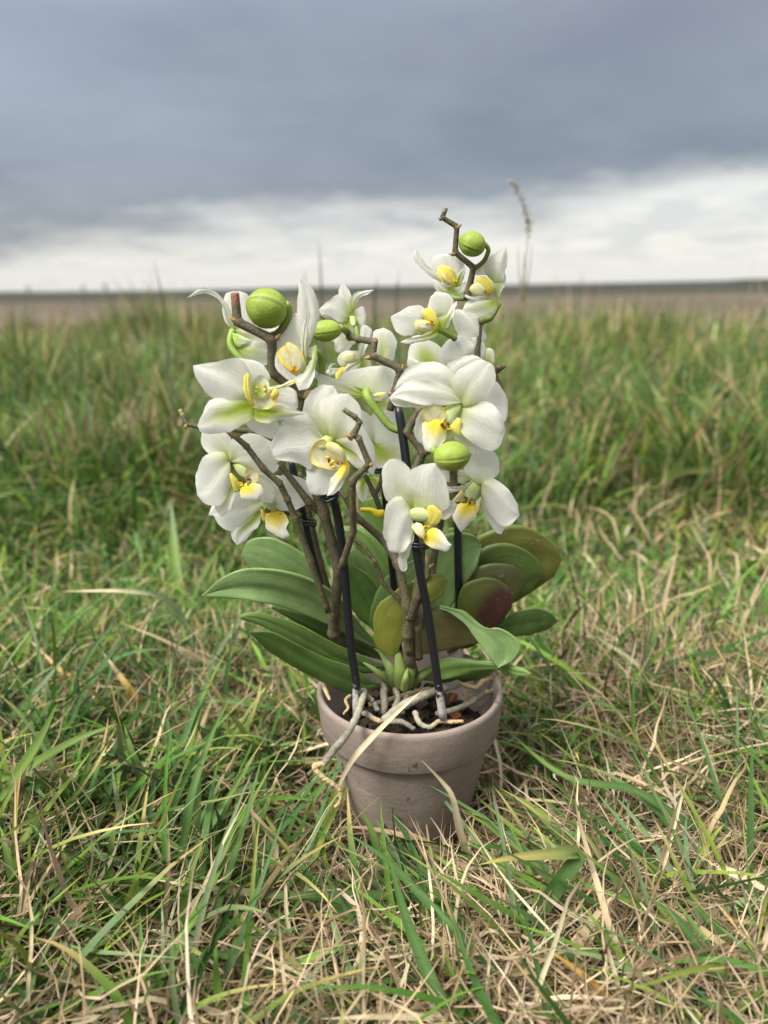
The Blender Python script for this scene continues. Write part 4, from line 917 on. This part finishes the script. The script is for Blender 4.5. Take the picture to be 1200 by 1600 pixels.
# right stem to the top
stem([(654, 1028, .416), (650, 980, .412), (672, 900, .430), (690, 800, .430), (709, 760, .426), (712, 690, .426), (740, 620, .44), (750, 500, .446), (730, 464, .448), (740, 418, .448), (711, 394, .448), (714, 354, .448), (691, 340, .448), (697, 325, .448)], .0028, .0012, .1, tip=np.array([.2, .18, .1]),
     bracts=[(714, 356, 722, 349, .446, 5), (691, 342, 684, 340, .447, 6), (712, 397, 700, 396, .446, 6)])
stem([(752, 640, .450), (782, 606, .450), (772, 584, .450), (782, 575, .450), (789, 571, .450)], .0016, .0014, .05, tip=NODE, bracts=[(782, 576, 774, 569, .448, 6)])
stem([(709, 800, .402), (709, 760, .400), (708, 725, .398)], .0023, .0022, .35)
stem([(640, 960, .414), (622, 935, .412), (598, 911, .410), (587, 879, .410), (570, 856, .412), (554, 843, .414)], .0014, .0011, .5, tip=STG, bracts=[(587, 880, 582, 872, .408, 7)])
stem([(655, 925, .420), (668, 900, .418), (673, 870, .418), (680, 820, .425)], .0016, .0012, .6, bracts=[(671, 888, 679, 880, .416, 7)])
stem([(596, 800, .436), (584, 770, .436), (570, 741, .436)], .0018, .0013, .1)
stem([(586, 775, .436), (596, 750, .436), (600, 735, .44)], .0014, .0012, .1)
stem([(530, 980, .44), (500, 880, .44), (480, 790, .44), (468, 740, .436)], .0022, .0018, .3)
stem([(651, 1069, .430), (640, 1028, .416), (637, 990, .411), (640, 960, .409)], .0032, .0030, .3, bracts=[(640, 1030, 632, 1018, .430, 10)])

# --- leaves
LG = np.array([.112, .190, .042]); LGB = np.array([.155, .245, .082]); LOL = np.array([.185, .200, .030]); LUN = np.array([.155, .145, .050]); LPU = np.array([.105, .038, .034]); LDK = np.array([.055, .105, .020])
def leaf2(z, base, A, B, Y, colr, z0=0, dz=0, mz=0, cup=6, under=None, edge=.35, thick=.0013, spot=0.0, rib=.6):
    """leaf between two edge lines, base to tip, with its own depth"""
    SEED[0] += 1; tip = A[-1]; A = zz(z, [base] + A); B = zz(z, [base] + [b for b in B if b != tip] + [tip])
    V, F, UV, t, ss = outline_sheet(A, B, Y, z0, dz, mz, cup, .35, nu=30, nv=17, seed=SEED[0])
    C = np.tile(colr, (len(t), 1)) * (1 + .12 * np.sin(t * 5 + SEED[0]) + .07 * np.sin(ss * 31 + 3 * t))[:, None]
    if under is not None: C = mixc(C, under[None], smooth01(t * .9 + ss * .35, .38, .62))
    C = mixc(C, (colr * .62)[None], np.exp(-(ss / .055) ** 2) * rib)
    C = mixc(C, np.array([[.26, .32, .08]]), smooth01(np.abs(ss), .88, 1.0) * edge)
    o = mesh('leaf', V, F, MLEAF, orchid, cols=C, uvs=UV, origin=P(*zz(z, [base])[0], Y))
    md = o.modifiers.new('thickness', 'SOLIDIFY'); md.thickness = thick; md.offset = -1; return o
ZOOM[8] = (540, 780, 3.4286); ZOOM[9] = (300, 780, 3.75)
# left fan
leaf2(9, (800, 640), [(600, 560), (450, 480), (350, 400), (312, 325)], [(780, 480), (700, 370), (600, 295), (500, 248), (420, 236), (345, 258)], .452, LGB, dz=-20, mz=10, cup=8)
leaf2(9, (1095, 885), [(960, 720), (830, 560), (680, 470), (540, 430), (400, 415), (280, 435), (180, 490), (98, 568)], [(960, 815), (800, 735), (650, 672), (500, 622), (380, 600), (240, 580)], .440, LGB, dz=95, mz=14, cup=-11)
leaf2(9, (1110, 930), [(1000, 830), (860, 740), (690, 680), (490, 640)], [(1000, 900), (860, 840), (680, 755)], .444, LG * .75, dz=40, cup=5)
leaf2(9, (1110, 980), [(950, 905), (800, 830), (640, 742), (500, 700), (380, 682), (313, 700)], [(1000, 1000), (850, 985), (700, 905), (550, 815), (430, 742)], .436, LG * .85, dz=90, mz=5, cup=4)
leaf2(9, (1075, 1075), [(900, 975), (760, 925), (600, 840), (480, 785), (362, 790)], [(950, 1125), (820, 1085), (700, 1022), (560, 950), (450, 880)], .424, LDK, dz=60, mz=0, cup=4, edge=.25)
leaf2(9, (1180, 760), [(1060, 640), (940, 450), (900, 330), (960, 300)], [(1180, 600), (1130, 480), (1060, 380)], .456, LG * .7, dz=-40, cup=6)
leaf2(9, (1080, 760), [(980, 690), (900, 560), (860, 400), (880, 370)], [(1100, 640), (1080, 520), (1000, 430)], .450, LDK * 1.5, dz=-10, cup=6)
leaf2(9, (1200, 620), [(1060, 400), (960, 230), (880, 190), (900, 170)], [(1240, 480), (1180, 340), (1100, 240), (1000, 180)], .470, LG, dz=-40, cup=6)
leaf2(9, (1250, 500), [(1120, 300), (1020, 120), (1000, 20)], [(1300, 300), (1240, 120), (1130, 10)], .482, LG * .9, dz=-20, cup=6)
# middle
leaf2(8, (200, 760), [(138, 650), (168, 520), (215, 430), (300, 365), (410, 330)], [(280, 640), (360, 520), (420, 430)], .444, LGB, mz=6, cup=5)
leaf2(8, (420, 660), [(425, 500), (448, 380), (480, 260), (540, 210), (620, 198), (690, 220), (710, 272)], [(500, 620), (565, 565), (625, 480), (690, 370)], .462, LGB, dz=-10, mz=10, cup=-6)
leaf2(8, (520, 300), [(530, 220), (560, 165), (620, 160), (700, 185)], [(600, 280), (680, 250)], .482, LG, cup=5)
leaf2(8, (262, 840), [(180, 785), (160, 680), (180, 580), (240, 520), (330, 465), (430, 425), (500, 414), (537, 445)], [(290, 790), (330, 705), (375, 625), (445, 565), (505, 525)], .420, LOL, mz=8, cup=8, edge=.5, rib=.2)
# right fan: undersides towards the lens, one before the other
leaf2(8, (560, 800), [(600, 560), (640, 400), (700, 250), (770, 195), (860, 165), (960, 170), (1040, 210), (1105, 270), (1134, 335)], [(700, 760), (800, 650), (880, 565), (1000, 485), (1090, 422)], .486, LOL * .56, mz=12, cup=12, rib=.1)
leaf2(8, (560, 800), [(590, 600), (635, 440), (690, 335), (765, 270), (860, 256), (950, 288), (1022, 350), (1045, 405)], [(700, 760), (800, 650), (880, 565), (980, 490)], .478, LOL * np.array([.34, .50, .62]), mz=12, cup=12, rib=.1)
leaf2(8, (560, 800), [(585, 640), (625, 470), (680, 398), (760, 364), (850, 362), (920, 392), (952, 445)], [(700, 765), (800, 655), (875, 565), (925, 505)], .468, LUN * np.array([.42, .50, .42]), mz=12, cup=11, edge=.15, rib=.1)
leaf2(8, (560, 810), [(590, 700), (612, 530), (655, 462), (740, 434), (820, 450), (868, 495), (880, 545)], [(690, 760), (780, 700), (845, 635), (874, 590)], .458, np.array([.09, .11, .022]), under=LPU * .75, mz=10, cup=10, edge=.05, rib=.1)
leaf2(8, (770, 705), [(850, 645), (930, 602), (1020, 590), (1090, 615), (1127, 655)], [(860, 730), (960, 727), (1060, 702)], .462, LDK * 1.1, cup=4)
leaf2(8, (395, 830), [(395, 700), (420, 620), (470, 588), (550, 588), (630, 640), (710, 770)], [(480, 815), (580, 795), (650, 778)], .424, LUN * .9, mz=6, cup=8, edge=.2, rib=.2)
leaf2(8, (520, 588), [(640, 612), (740, 685), (830, 703), (900, 745), (923, 795), (880, 855), (812, 890)], [(590, 625), (655, 685), (715, 765), (768, 835)], .418, LGB * 1.1, dz=50, mz=4, cup=-6)
leaf2(8, (370, 950), [(450, 900), (520, 865), (620, 855), (740, 875), (850, 890), (930, 910), (974, 936)], [(460, 968), (560, 960), (700, 925), (820, 915), (900, 945)], .434, LG * 1.1, dz=95, mz=4, cup=5)
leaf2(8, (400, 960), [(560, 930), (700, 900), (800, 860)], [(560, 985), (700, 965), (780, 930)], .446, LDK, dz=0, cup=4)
# leaf bases clasping each other at the crown
for (x0, y0, x1, y1, x2, y2, Y, w, c) in ((622, 1078, 612, 1050, 590, 1012, .424, 22, .9), (628, 1080, 626, 1050, 618, 1000, .420, 25, 1.0), (634, 1080, 640, 1052, 650, 1010, .422, 23, .95),
                                          (640, 1078, 660, 1056, 694, 1040, .426, 14, .9), (616, 1076, 594, 1054, 560, 1030, .426, 14, .8), (631, 1082, 634, 1060, 640, 1036, .417, 13, 1.25)):
    V, F, UV, t, ss = ribbon([P(x0, y0, Y), P(x1, y1, Y - .006), P(x2, y2, Y + .004)], w * pxs(Y), a=.8, p=.15, e=1, q=2.2, cup=.45, seed=int(x0), nu=16, nv=11)
    o = mesh('leaf_base', V, F, MLEAF, orchid, cols=mixc(np.array([[.20, .25, .07]]) * c, np.array([[.13, .20, .04]]) * c, t), uvs=UV)
    md = o.modifiers.new('thickness', 'SOLIDIFY'); md.thickness = .0015; md.offset = -1

# --- roots
RG = np.array([.22, .20, .15]); RT = np.array([.42, .31, .17]); RW = np.array([.33, .30, .225])
def root(pts, r0, r1, c0=RG, c1=RG, knob=.12):
    sp = catmull([P(*x) for x in pts], 10 * len(pts)); n = len(sp); k = np.linspace(0, 1, n)
    rr = (r0 + (r1 - r0) * k) * (1 + rng.normal(0, knob * .5, n)); 
    if n > 6: rr[1:-1] = (rr[:-2] + rr[1:-1] + rr[2:]) / 3
    rr[0] *= .7; rr[-1] *= .45
    sp = sp + rng.normal(0, .00009, sp.shape)
    V, F = tube(sp, rr, 9, jitter=.05); C = mixc(np.tile(c0, (n, 1)), c1[None], smooth01(k, .45, .6))
    mesh('root', V, F, MROOT, orchid, cols=np.repeat(C, 9, 0), origin=Vector(sp[0]))
root([(569, 1078, .414), (566, 1094, .402), (556, 1122, .386), (540, 1150, .374), (520, 1174, .367), (505, 1196, .364)], .0021, .0021, RW, RG)
root([(508, 1193, .364), (491, 1198, .362), (507, 1216, .361), (529, 1233, .361), (532, 1250, .361), (524, 1261, .362)], .0017, .0010, RT * 1.25, RT * 1.2)
root([(598, 1128, .402), (625, 1106, .408), (655, 1090, .416), (690, 1076, .428), (718, 1068, .438)], .0029, .0026, RW, RG)
root([(716, 1068, .438), (730, 1072, .440), (744, 1074, .442), (756, 1063, .446), (770, 1060, .450), (779, 1070, .450), (768, 1080, .446), (758, 1082, .440)], .0016, .0016, RT, RT)
root([(762, 1079, .444), (735, 1098, .432), (712, 1108, .424), (680, 1116, .42)], .0019, .0018, RG * .85, RG * .8)
root([(648, 1112, .410), (656, 1130, .400), (672, 1136, .397), (686, 1127, .397), (704, 1128, .396), (725, 1127, .396)], .0018, .0011, RW, RT)
root([(602, 1068, .430), (600, 1085, .420), (601, 1104, .414), (596, 1118, .410)], .0024, .0022, RG, RG)
root([(570, 1085, .412), (584, 1098, .410), (590, 1112, .406)], .0018, .0016, RG, RG)
root([(568, 1112, .402), (582, 1122, .398), (598, 1128, .396)], .0019, .0014, RW, RT)
root([(608, 1128, .402), (628, 1128, .400), (648, 1140, .396)], .0017, .0014, RG * .9, RG * .8)
root([(618, 1076, .424), (622, 1092, .416), (616, 1106, .410)], .0019, .0017, RG, RG)
root([(504, 1066, .428), (510, 1082, .414), (516, 1094, .408)], .0017, .0009, RT, RT)
root([(548, 1086, .41), (540, 1094, .404), (544, 1106, .400), (536, 1116, .398)], .0010, .0008, RT, RT)
root([(556, 1108, .404), (560, 1090, .406), (565, 1080, .412)], .0020, .0017, RW, RG)
for k in range(4):
    a0 = random.uniform(0, 6.28); rr0 = random.uniform(.006, .042); z = H - .020 + random.uniform(0, .006)
    pts = []
    x, y = rr0 * math.cos(a0), rr0 * math.sin(a0); hd = random.uniform(0, 6.28)
    for i in range(5):
        if math.hypot(x, y) > .048: break
        pts.append(POT0 + Vector((x, y, z))); hd += random.uniform(-.8, .8); x += .011 * math.cos(hd); y += .011 * math.sin(hd); z += random.uniform(-.002, .002)
    if len(pts) < 3: continue
    sp = catmull(pts, 22); r_ = random.uniform(.0010, .0019); V, F = tube(sp, r_ * (1 + rng.normal(0, .05, 22)), 8)
    c = random.choice([RG * .8, RG, RW * .9, RT * .7]); mesh('root', V, F, MROOT, orchid, cols=np.tile(c, (len(V), 1)), origin=Vector(sp[0]))

# ------------------------------------------------------------------ stakes, clips
def stake_mat():
    m, t, b = node_mat('stake_plastic')
    a = t.nodes.new('ShaderNodeAttribute'); a.attribute_name = 'Col'
    n = t.nodes.new('ShaderNodeTexNoise'); n.inputs['Scale'].default_value = 350; n.inputs['Detail'].default_value = 5
    c = t.nodes.new('ShaderNodeTexCoord'); t.links.new(c.outputs['Object'], n.inputs['Vector'])
    ad = t.nodes.new('ShaderNodeMath'); ad.operation = 'ADD'; s_ = t.nodes.new('ShaderNodeSeparateColor')
    t.links.new(a.outputs['Color'], s_.inputs[0]); t.links.new(s_.outputs[0], ad.inputs[0]); t.links.new(n.outputs[0], ad.inputs[1])
    r = t.nodes.new('ShaderNodeValToRGB'); r.color_ramp.elements[0].position = .85; r.color_ramp.elements[0].color = (.009, .010, .014, 1)
    r.color_ramp.elements[1].position = 1.15 if False else 1.0; r.color_ramp.elements[1].color = (.38, .36, .33, 1)
    t.links.new(ad.outputs[0], r.inputs[0]); t.links.new(r.outputs[0], b.inputs['Base Color']); b.inputs['Roughness'].default_value = .38
    return m
MSTAKE = stake_mat()
def stake(pts, label, r_=.0024, crust=True):
    P3 = [np.array(P(*x)) for x in pts]; sp = catmull(P3, 40); k = np.linspace(0, 1, 40)
    rr = np.full(40, r_); rr[0] *= .7
    V, F = tube(sp, rr, 12); zz = np.array(V)[:, 2]
    c = (1 - smooth01(zz, H - .002, H + .032)) * .66 if crust else zz * 0
    tag(mesh('plant_stake', V, F, MSTAKE, origin=Vector(sp[-1]), cols=np.stack([c] * 3, 1)), label, 'plant stake', 'black support stakes in the pot')
stake([(512, 760, .404), (524, 790, .404), (535, 860, .406), (548, 1007, .407), (556, 1063, .407), (557, 1118, .404)], 'black plastic plant stake left of the centre, its foot by the pot\'s front left rim')
stake([(622, 634, .410), (632, 700, .406), (651, 862, .402), (668, 955, .400), (682, 1050, .398), (692, 1122, .396)], 'long black plastic stake right of the centre, passing behind the bottom flower')
stake([(455, 720, .428), (471, 791, .428), (497, 900, .432), (540, 1040, .438)], 'black stake farthest left, running behind the left leaves', .0021)
stake([(714, 740, .462), (715, 830, .462), (717, 952, .460), (718, 1050, .458)], 'upright black stake behind the right leaves', .0024)
stake([(598, 730, .440), (604, 800, .440), (612, 880, .440), (628, 1060, .440)], 'black stake in the middle, mostly hidden behind the stems', .0020)
def clip(cx, cy, Y, R_, label, tilt=0.35, tail=None, mat=MBLACKP, turns=2, wire=.0007):
    c = P(cx, cy, Y); V = []; F = []
    parts = []
    for tn in range(turns):
        pts = []
        for k in range(25):
            a = 2 * math.pi * k / 24
            pts.append(c + Vector((R_ * math.cos(a), R_ * math.sin(a) * .9, tilt * R_ * math.cos(a) + tn * .0018 + .0003 * math.sin(3 * a))))
        parts.append(tube(pts, wire, 6, False))
    if tail: parts.append(tube(catmull([P(*x) for x in tail], 8), wire * 1.3, 6))
    V, F, _ = join(parts); tag(mesh('stem_clip', V, F, mat, origin=c), label, 'stem clip', 'clips holding the stems to the stakes')
clip(515, 777, .404, .0046, 'coiled black clip just under the centre flower', .1, [(500, 772, .399), (508, 784, .398), (524, 778, .398)], turns=4)
clip(483, 818, .426, .0040, 'black ring clip beside the lowest left flower', -.2, [(436, 800, .420), (450, 802, .420), (468, 808, .422)])
clip(655, 852, .402, .0052, 'black ring clip under the bottom middle flower', -.15)
clip(597, 735, .438, .0042, 'small black clip behind the centre stems', .2)
V, F = tube(catmull([P(563, 796, .420), P(580, 797, .418), P(590, 803, .418), P(599, 801, .420)], 12), [.0010, .0012, .0013, .0014, .0014, .0016, .0018, .0022, .0026, .0026, .0024, .0020], 8)
tag(mesh('stem_clip', V, F, MYEL, origin=P(590, 800, .42)), 'bright yellow plastic clip between the middle stems', 'stem clip', 'clips holding the stems to the stakes')

# ------------------------------------------------------------------ single blades that stand out
def blade(name, pts, w, c0, c1, label, cat='grass blade', mat=MGRASS, group=None, N=(0, -.7, .7), a=.5, twist=0.0, twist2=None, cup=-.25, e=.9, world=False):
    SEED[0] += 1
    W3 = [G(x, y, z) for x, y, z in pts]
    sc = (W3[0] - CAM).length / 1200
    V, F, UV, t, ss = ribbon(W3, w * sc, N=N, a=a, p=.35, e=e, q=1.6, cup=cup, wave=.02, nu=22, nv=5, seed=SEED[0], twist=twist, twist2=twist2)
    C = mixc(np.tile(c0, (len(t), 1)), np.array(c1)[None], smooth01(t, .45, .95)); C = C * (1 + .12 * np.sin(ss * 9 + 2)[:, None])
    o = mesh(name, V, F, mat, origin=W3[0], cols=C, uvs=UV); tag(o, label, cat, group)
ST = np.array([.56, .46, .30]); STO = np.array([.52, .30, .08]); GD = np.array([.085, .165, .045]); GB = np.array([.16, .25, .06]); GP = np.array([.18, .25, .13])
# dry ones
blade('dry_blade', [(529, 1228, .073), (549, 1190, .086), (575, 1159, .097), (603, 1130, .107), (632, 1103, .113), (661, 1077, .120)], 9, ST, ST * 1.05, 'pale dry blade leaning diagonally across the front of the pot rim', 'dry grass blade', MSTRAW)
blade('dry_blade', [(733, 1345, .004), (719, 1298, .032), (708, 1247, .060), (694, 1224, .070), (658, 1187, .088)], 11, ST * 1.1, ST * 1.2, 'cream dry blade bent to the left in front of the pot wall', 'dry grass blade', MSTRAW, twist=.2, twist2=.9)
blade('dry_blade', [(728, 1345, .003), (735, 1305, .018), (742, 1272, .030)], 5, ST, ST * 1.1, 'short upright straw at the pot\'s lower right', 'dry grass blade', MSTRAW)
blade('dry_blade', [(305, 1048, .010), (294, 985, .050), (262, 938, .082), (200, 924, .098), (98, 924, .10)], 9, GP, ST * 1.1, 'long arched blade dried cream, hooking left at mid left', 'dry grass blade', MSTRAW)
blade('dry_blade', [(160, 1290, .006), (200, 1235, .02), (240, 1170, .04), (262, 1108, .06), (282, 1095, .066)], 6, ST, ST * 1.05, 'thin pale straw left of the pot, bent at its top', 'dry grass blade', MSTRAW)
blade('dry_blade', [(200, 1118, .01), (150, 1090, .03), (90, 1042, .045), (42, 995, .055)], 7, STO, ST, 'tan blade tipped orange lying at the left edge', 'dry grass blade', MSTRAW)
blade('dry_blade', [(235, 1120, .01), (205, 1080, .04), (160, 1018, .07)], 11, STO * .9 + GD * .3, ST, 'broad withered blade turning orange at mid left', 'dry grass blade', MSTRAW)
blade('dry_blade', [(985, 1480, .004), (1020, 1400, .016), (1048, 1310, .036), (1076, 1205, .07)], 8, ST * 1.15, ST * 1.1, 'long straight cream straw rising at lower right', 'dry grass blade', MSTRAW)
blade('dry_blade', [(1200, 1392, .030), (1150, 1366, .034), (1112, 1350, .030), (1110, 1340, .026)], 11, ST * 1.25, ST * 1.2, 'wide papery cream blade curling at the right edge', 'dry grass blade', MSTRAW)
blade('dry_blade', [(980, 1030, .01), (988, 970, .05), (993, 912, .085)], 8, STO * .8 + ST * .3, ST, 'upright dry blade with brown middle in the grass right of the leaves', 'dry grass blade', MSTRAW)
blade('dry_blade', [(1060, 1100, .004), (985, 1030, .045), (938, 1000, .062), (915, 982, .075)], 8, ST, GB * 1.2, 'drooping straw blade arching up right of the pot', 'dry grass blade', MSTRAW)
blade('dry_blade', [(690, 1420, .004), (640, 1400, .018), (470, 1400, .030), (330, 1388, .036), (228, 1372, .040)], 13, GD * .9, ST, 'long blade lying left, green turning to tan at its tip, in front of the pot', 'dry grass blade', MGRASS, N=(0, -.5, .85))
blade('dry_blade', [(420, 1370, .010), (430, 1320, .030), (395, 1270, .050), (372, 1250, .058)], 9, ST * .9, np.array([.42, .26, .2]), 'pinkish dry blade sloping left of the pot', 'dry grass blade', MSTRAW)
blade('dry_blade', [(735, 1590, .010), (600, 1588, .030), (500, 1592, .036)], 9, ST * 1.1, ST, 'flat straw lying along the bottom of the view', 'dry grass blade', MSTRAW)
blade('dry_blade', [(985, 1590, .006), (930, 1540, .02), (880, 1500, .032), (845, 1478, .035)], 9, STO * .9, STO * .7 + GB * .4, 'orange brown blade lying at bottom right', 'dry grass blade', MSTRAW)
# green ones
blade('grass_blade', [(640, 1420, .004), (597, 1340, .030), (578, 1292, .046), (561, 1261, .056)], 17, GD, GB, 'upright green blade with a sharp tip before the pot\'s left foot', e=1)
blade('grass_blade', [(815, 1470, .004), (850, 1415, .030), (885, 1365, .050), (905, 1332, .060), (880, 1333, .062), (800, 1340, .060), (745, 1352, .056)], 21, GD * .9, np.array([.38, .32, .10]), 'broad green blade folded over sharply to the left, right of the pot', e=1)
blade('grass_blade', [(790, 1560, .006), (720, 1465, .026), (640, 1380, .04), (600, 1340, .05), (540, 1300, .06)], 14, GD, GD * 1.1, 'long dark green blade crossing below the pot')
blade('grass_blade', [(840, 1580, .006), (760, 1500, .024), (700, 1440, .036), (652, 1385, .045)], 13, GD, GD * 1.2, 'green blade sloping to the right below the pot')
blade('grass_blade', [(760, 1600, .014), (700, 1580, .02), (640, 1450, .045), (605, 1330, .075)], 18, GD * 1.05, GD * 1.2, 'wide green blade rising from the bottom centre')
blade('grass_blade', [(270, 1385, .006), (290, 1300, .04), (300, 1240, .06), (330, 1150, .085), (362, 1085, .11)], 12, GD, GB, 'tall green blade leaning right at the left of the pot')
blade('grass_blade', [(295, 1340, .01), (305, 1270, .035), (312, 1190, .075)], 18, GD * 1.1, GD * 1.3, 'broad bluish green blade standing left of the pot')
blade('grass_blade', [(218, 1290, .01), (222, 1220, .04), (206, 1175, .06), (193, 1128, .076)], 15, GD, GB, 'pointed green blade standing left, leaning to the left')
blade('grass_blade', [(0, 1250, .055), (60, 1160, .09), (91, 1096, .12)], 15, GB, GB, 'bright green blade entering from the left edge')
blade('grass_blade', [(0, 1220, .05), (50, 1195, .07), (120, 1155, .085), (186, 1130, .09)], 13, GB, GB * 1.2, 'yellow green blade arching right from the left edge')
blade('grass_blade', [(300, 1110, .01), (340, 1020, .06), (395, 942, .10)], 9, GP * .9, GP, 'pale straight blade ending at the big left leaf')
blade('grass_blade', [(286, 960, .01), (275, 880, .06), (267, 780, .115)], 15, GB, GP * 1.1, 'upright pale green blade near the left leaves')
blade('grass_blade', [(0, 1140, .03), (60, 1075, .06), (125, 1000, .085)], 8, GP, GP, 'slender pale blade at the left edge')
blade('grass_blade', [(1180, 1600, .012), (1120, 1520, .03), (1060, 1440, .05), (1010, 1400, .06)], 14, GD, GD * 1.2, 'dark green blade at the bottom right corner')
blade('grass_blade', [(1195, 1340, .01), (1080, 1290, .03), (990, 1235, .045), (880, 1212, .05), (780, 1130, .055)], 12, GD, GB * 1.1, 'long green blade lying diagonally right of the pot', N=(0, -.5, .85))
blade('grass_blade', [(1200, 1530, .010), (1140, 1470, .026), (1070, 1400, .045)], 14, GD, GB, 'green blade slanting left at the lower right edge')
blade('grass_blade', [(60, 1470, .01), (30, 1400, .03), (8, 1320, .055), (0, 1290, .06)], 14, GD, GB, 'curved green blade hugging the lower left edge')
blade('grass_blade', [(560, 1560, .006), (440, 1520, .02), (330, 1490, .028), (235, 1505, .03)], 12, GD, GD * 1.1, 'green blade lying flat across the straw at bottom left', N=(0, -.5, .85))
blade('grass_blade', [(1006, 1120, .01), (1010, 1050, .05), (1007, 990, .085)], 10, GP, GP, 'upright grey green blade right of the leaves')
blade('grass_blade', [(240, 1460, .004), (300, 1340, .03), (360, 1240, .055), (400, 1180, .075)], 12, GD, GB, 'green blade rising rightward at lower left')

# tall blades and the seed stalk that break the skyline
def sky_blade(px0, py0, px1, py1, Y, w, label, c=GP * .6):
    SEED[0] += 1
    x0 = P(px0, py0, Y); base = Vector((x0.x, Y, float(hill(x0.x, Y)))); tipp = P(px1, py1, Y - .05)
    V, F, UV, t, ss = ribbon([base, x0, tipp], w * Y / 1200, a=.6, p=.3, e=1, cup=-.2, nu=14, nv=3, seed=SEED[0])
    tag(mesh('tall_grass_blade', V, F, MGRASS, origin=base, cols=np.tile(c, (len(V), 1)), uvs=UV), label, 'grass blade')
sky_blade(258, 500, 240, 402, 1.3, 5, 'tall blade crossing the horizon left of the orchid')
sky_blade(25, 560, 20, 452, 1.3, 5, 'tall green blade at the far left crossing the field')
sky_blade(503, 470, 498, 372, 1.5, 5, 'faint tall blade behind the topmost left petals')
sky_blade(620, 470, 626, 420, 1.5, 5, 'short blade tip above the horizon, left of the top flowers')
sky_blade(585, 480, 592, 430, 1.6, 7, 'thin blade tip at the horizon just right of the back flower')
sky_blade(478, 480, 476, 420, 1.6, 6, 'blade tip rising behind the tall white petal')
b0 = P(800, 520, 1.0); root0 = Vector((b0.x - .01, 1.0, float(hill(b0.x, 1.0))))
sk = empty('seed_stalk', root0); tag(sk, 'tall dry grass stalk with drooping seed head against the bright sky', 'grass stalk')
pts = [root0, P(800, 520, 1.0), P(816, 440, 1.0), P(825, 365, 1.0), P(818, 320, 1.0), P(803, 290, 1.0)]
V, F = tube(catmull(pts, 30), np.linspace(.0011, .0005, 30), 6); mesh('stalk', V, F, MSTRAW, sk, cols=np.tile([.30, .25, .16], (len(V), 1)))
parts = []
sp = catmull([P(826, 372, 1.0), P(822, 335, 1.0), P(812, 306, 1.0), P(801, 286, 1.0)], 40)
for k in range(90):
    q = Vector(sp[min(39, int(random.random() ** .8 * 40))]); 
    if 6 < (k % 13) < 9: q = Vector(P(random.uniform(821, 828), random.uniform(345, 372), 1.0))
    d = Vector((random.uniform(-1, 1), random.uniform(-1, 1), random.uniform(.2, 1.2))).normalized() * .0055
    q = q + Vector((random.gauss(0, .0018), random.gauss(0, .0018), 0))
    parts.append(tube([q, q + d * .5, q + d], [.0003, .0009, .0002], 5))
V, F, _ = join(parts); mesh('seed_head', V, F, MSTRAW, sk, cols=np.tile([.40, .34, .27], (len(V), 1)))
parts = []
for k, (x, y) in enumerate([(820, 440), (812, 420), (826, 415), (818, 430)]):
    parts.append(tube(catmull([P(817, 470, 1.0), P(x, y + 20, 1.0), P(x + (x - 817) * .6, y - 35, .99)], 8), np.linspace(.0008, .0003, 8), 5))
V, F, _ = join(parts); mesh('side_blades', V, F, MSTRAW, sk, cols=np.tile([.22, .24, .12], (len(V), 1)))

# settings for a quick clean render
scene.cycles.max_bounces = 6; scene.cycles.diffuse_bounces = 3; scene.cycles.transmission_bounces = 4
scene.cycles.use_denoising = True
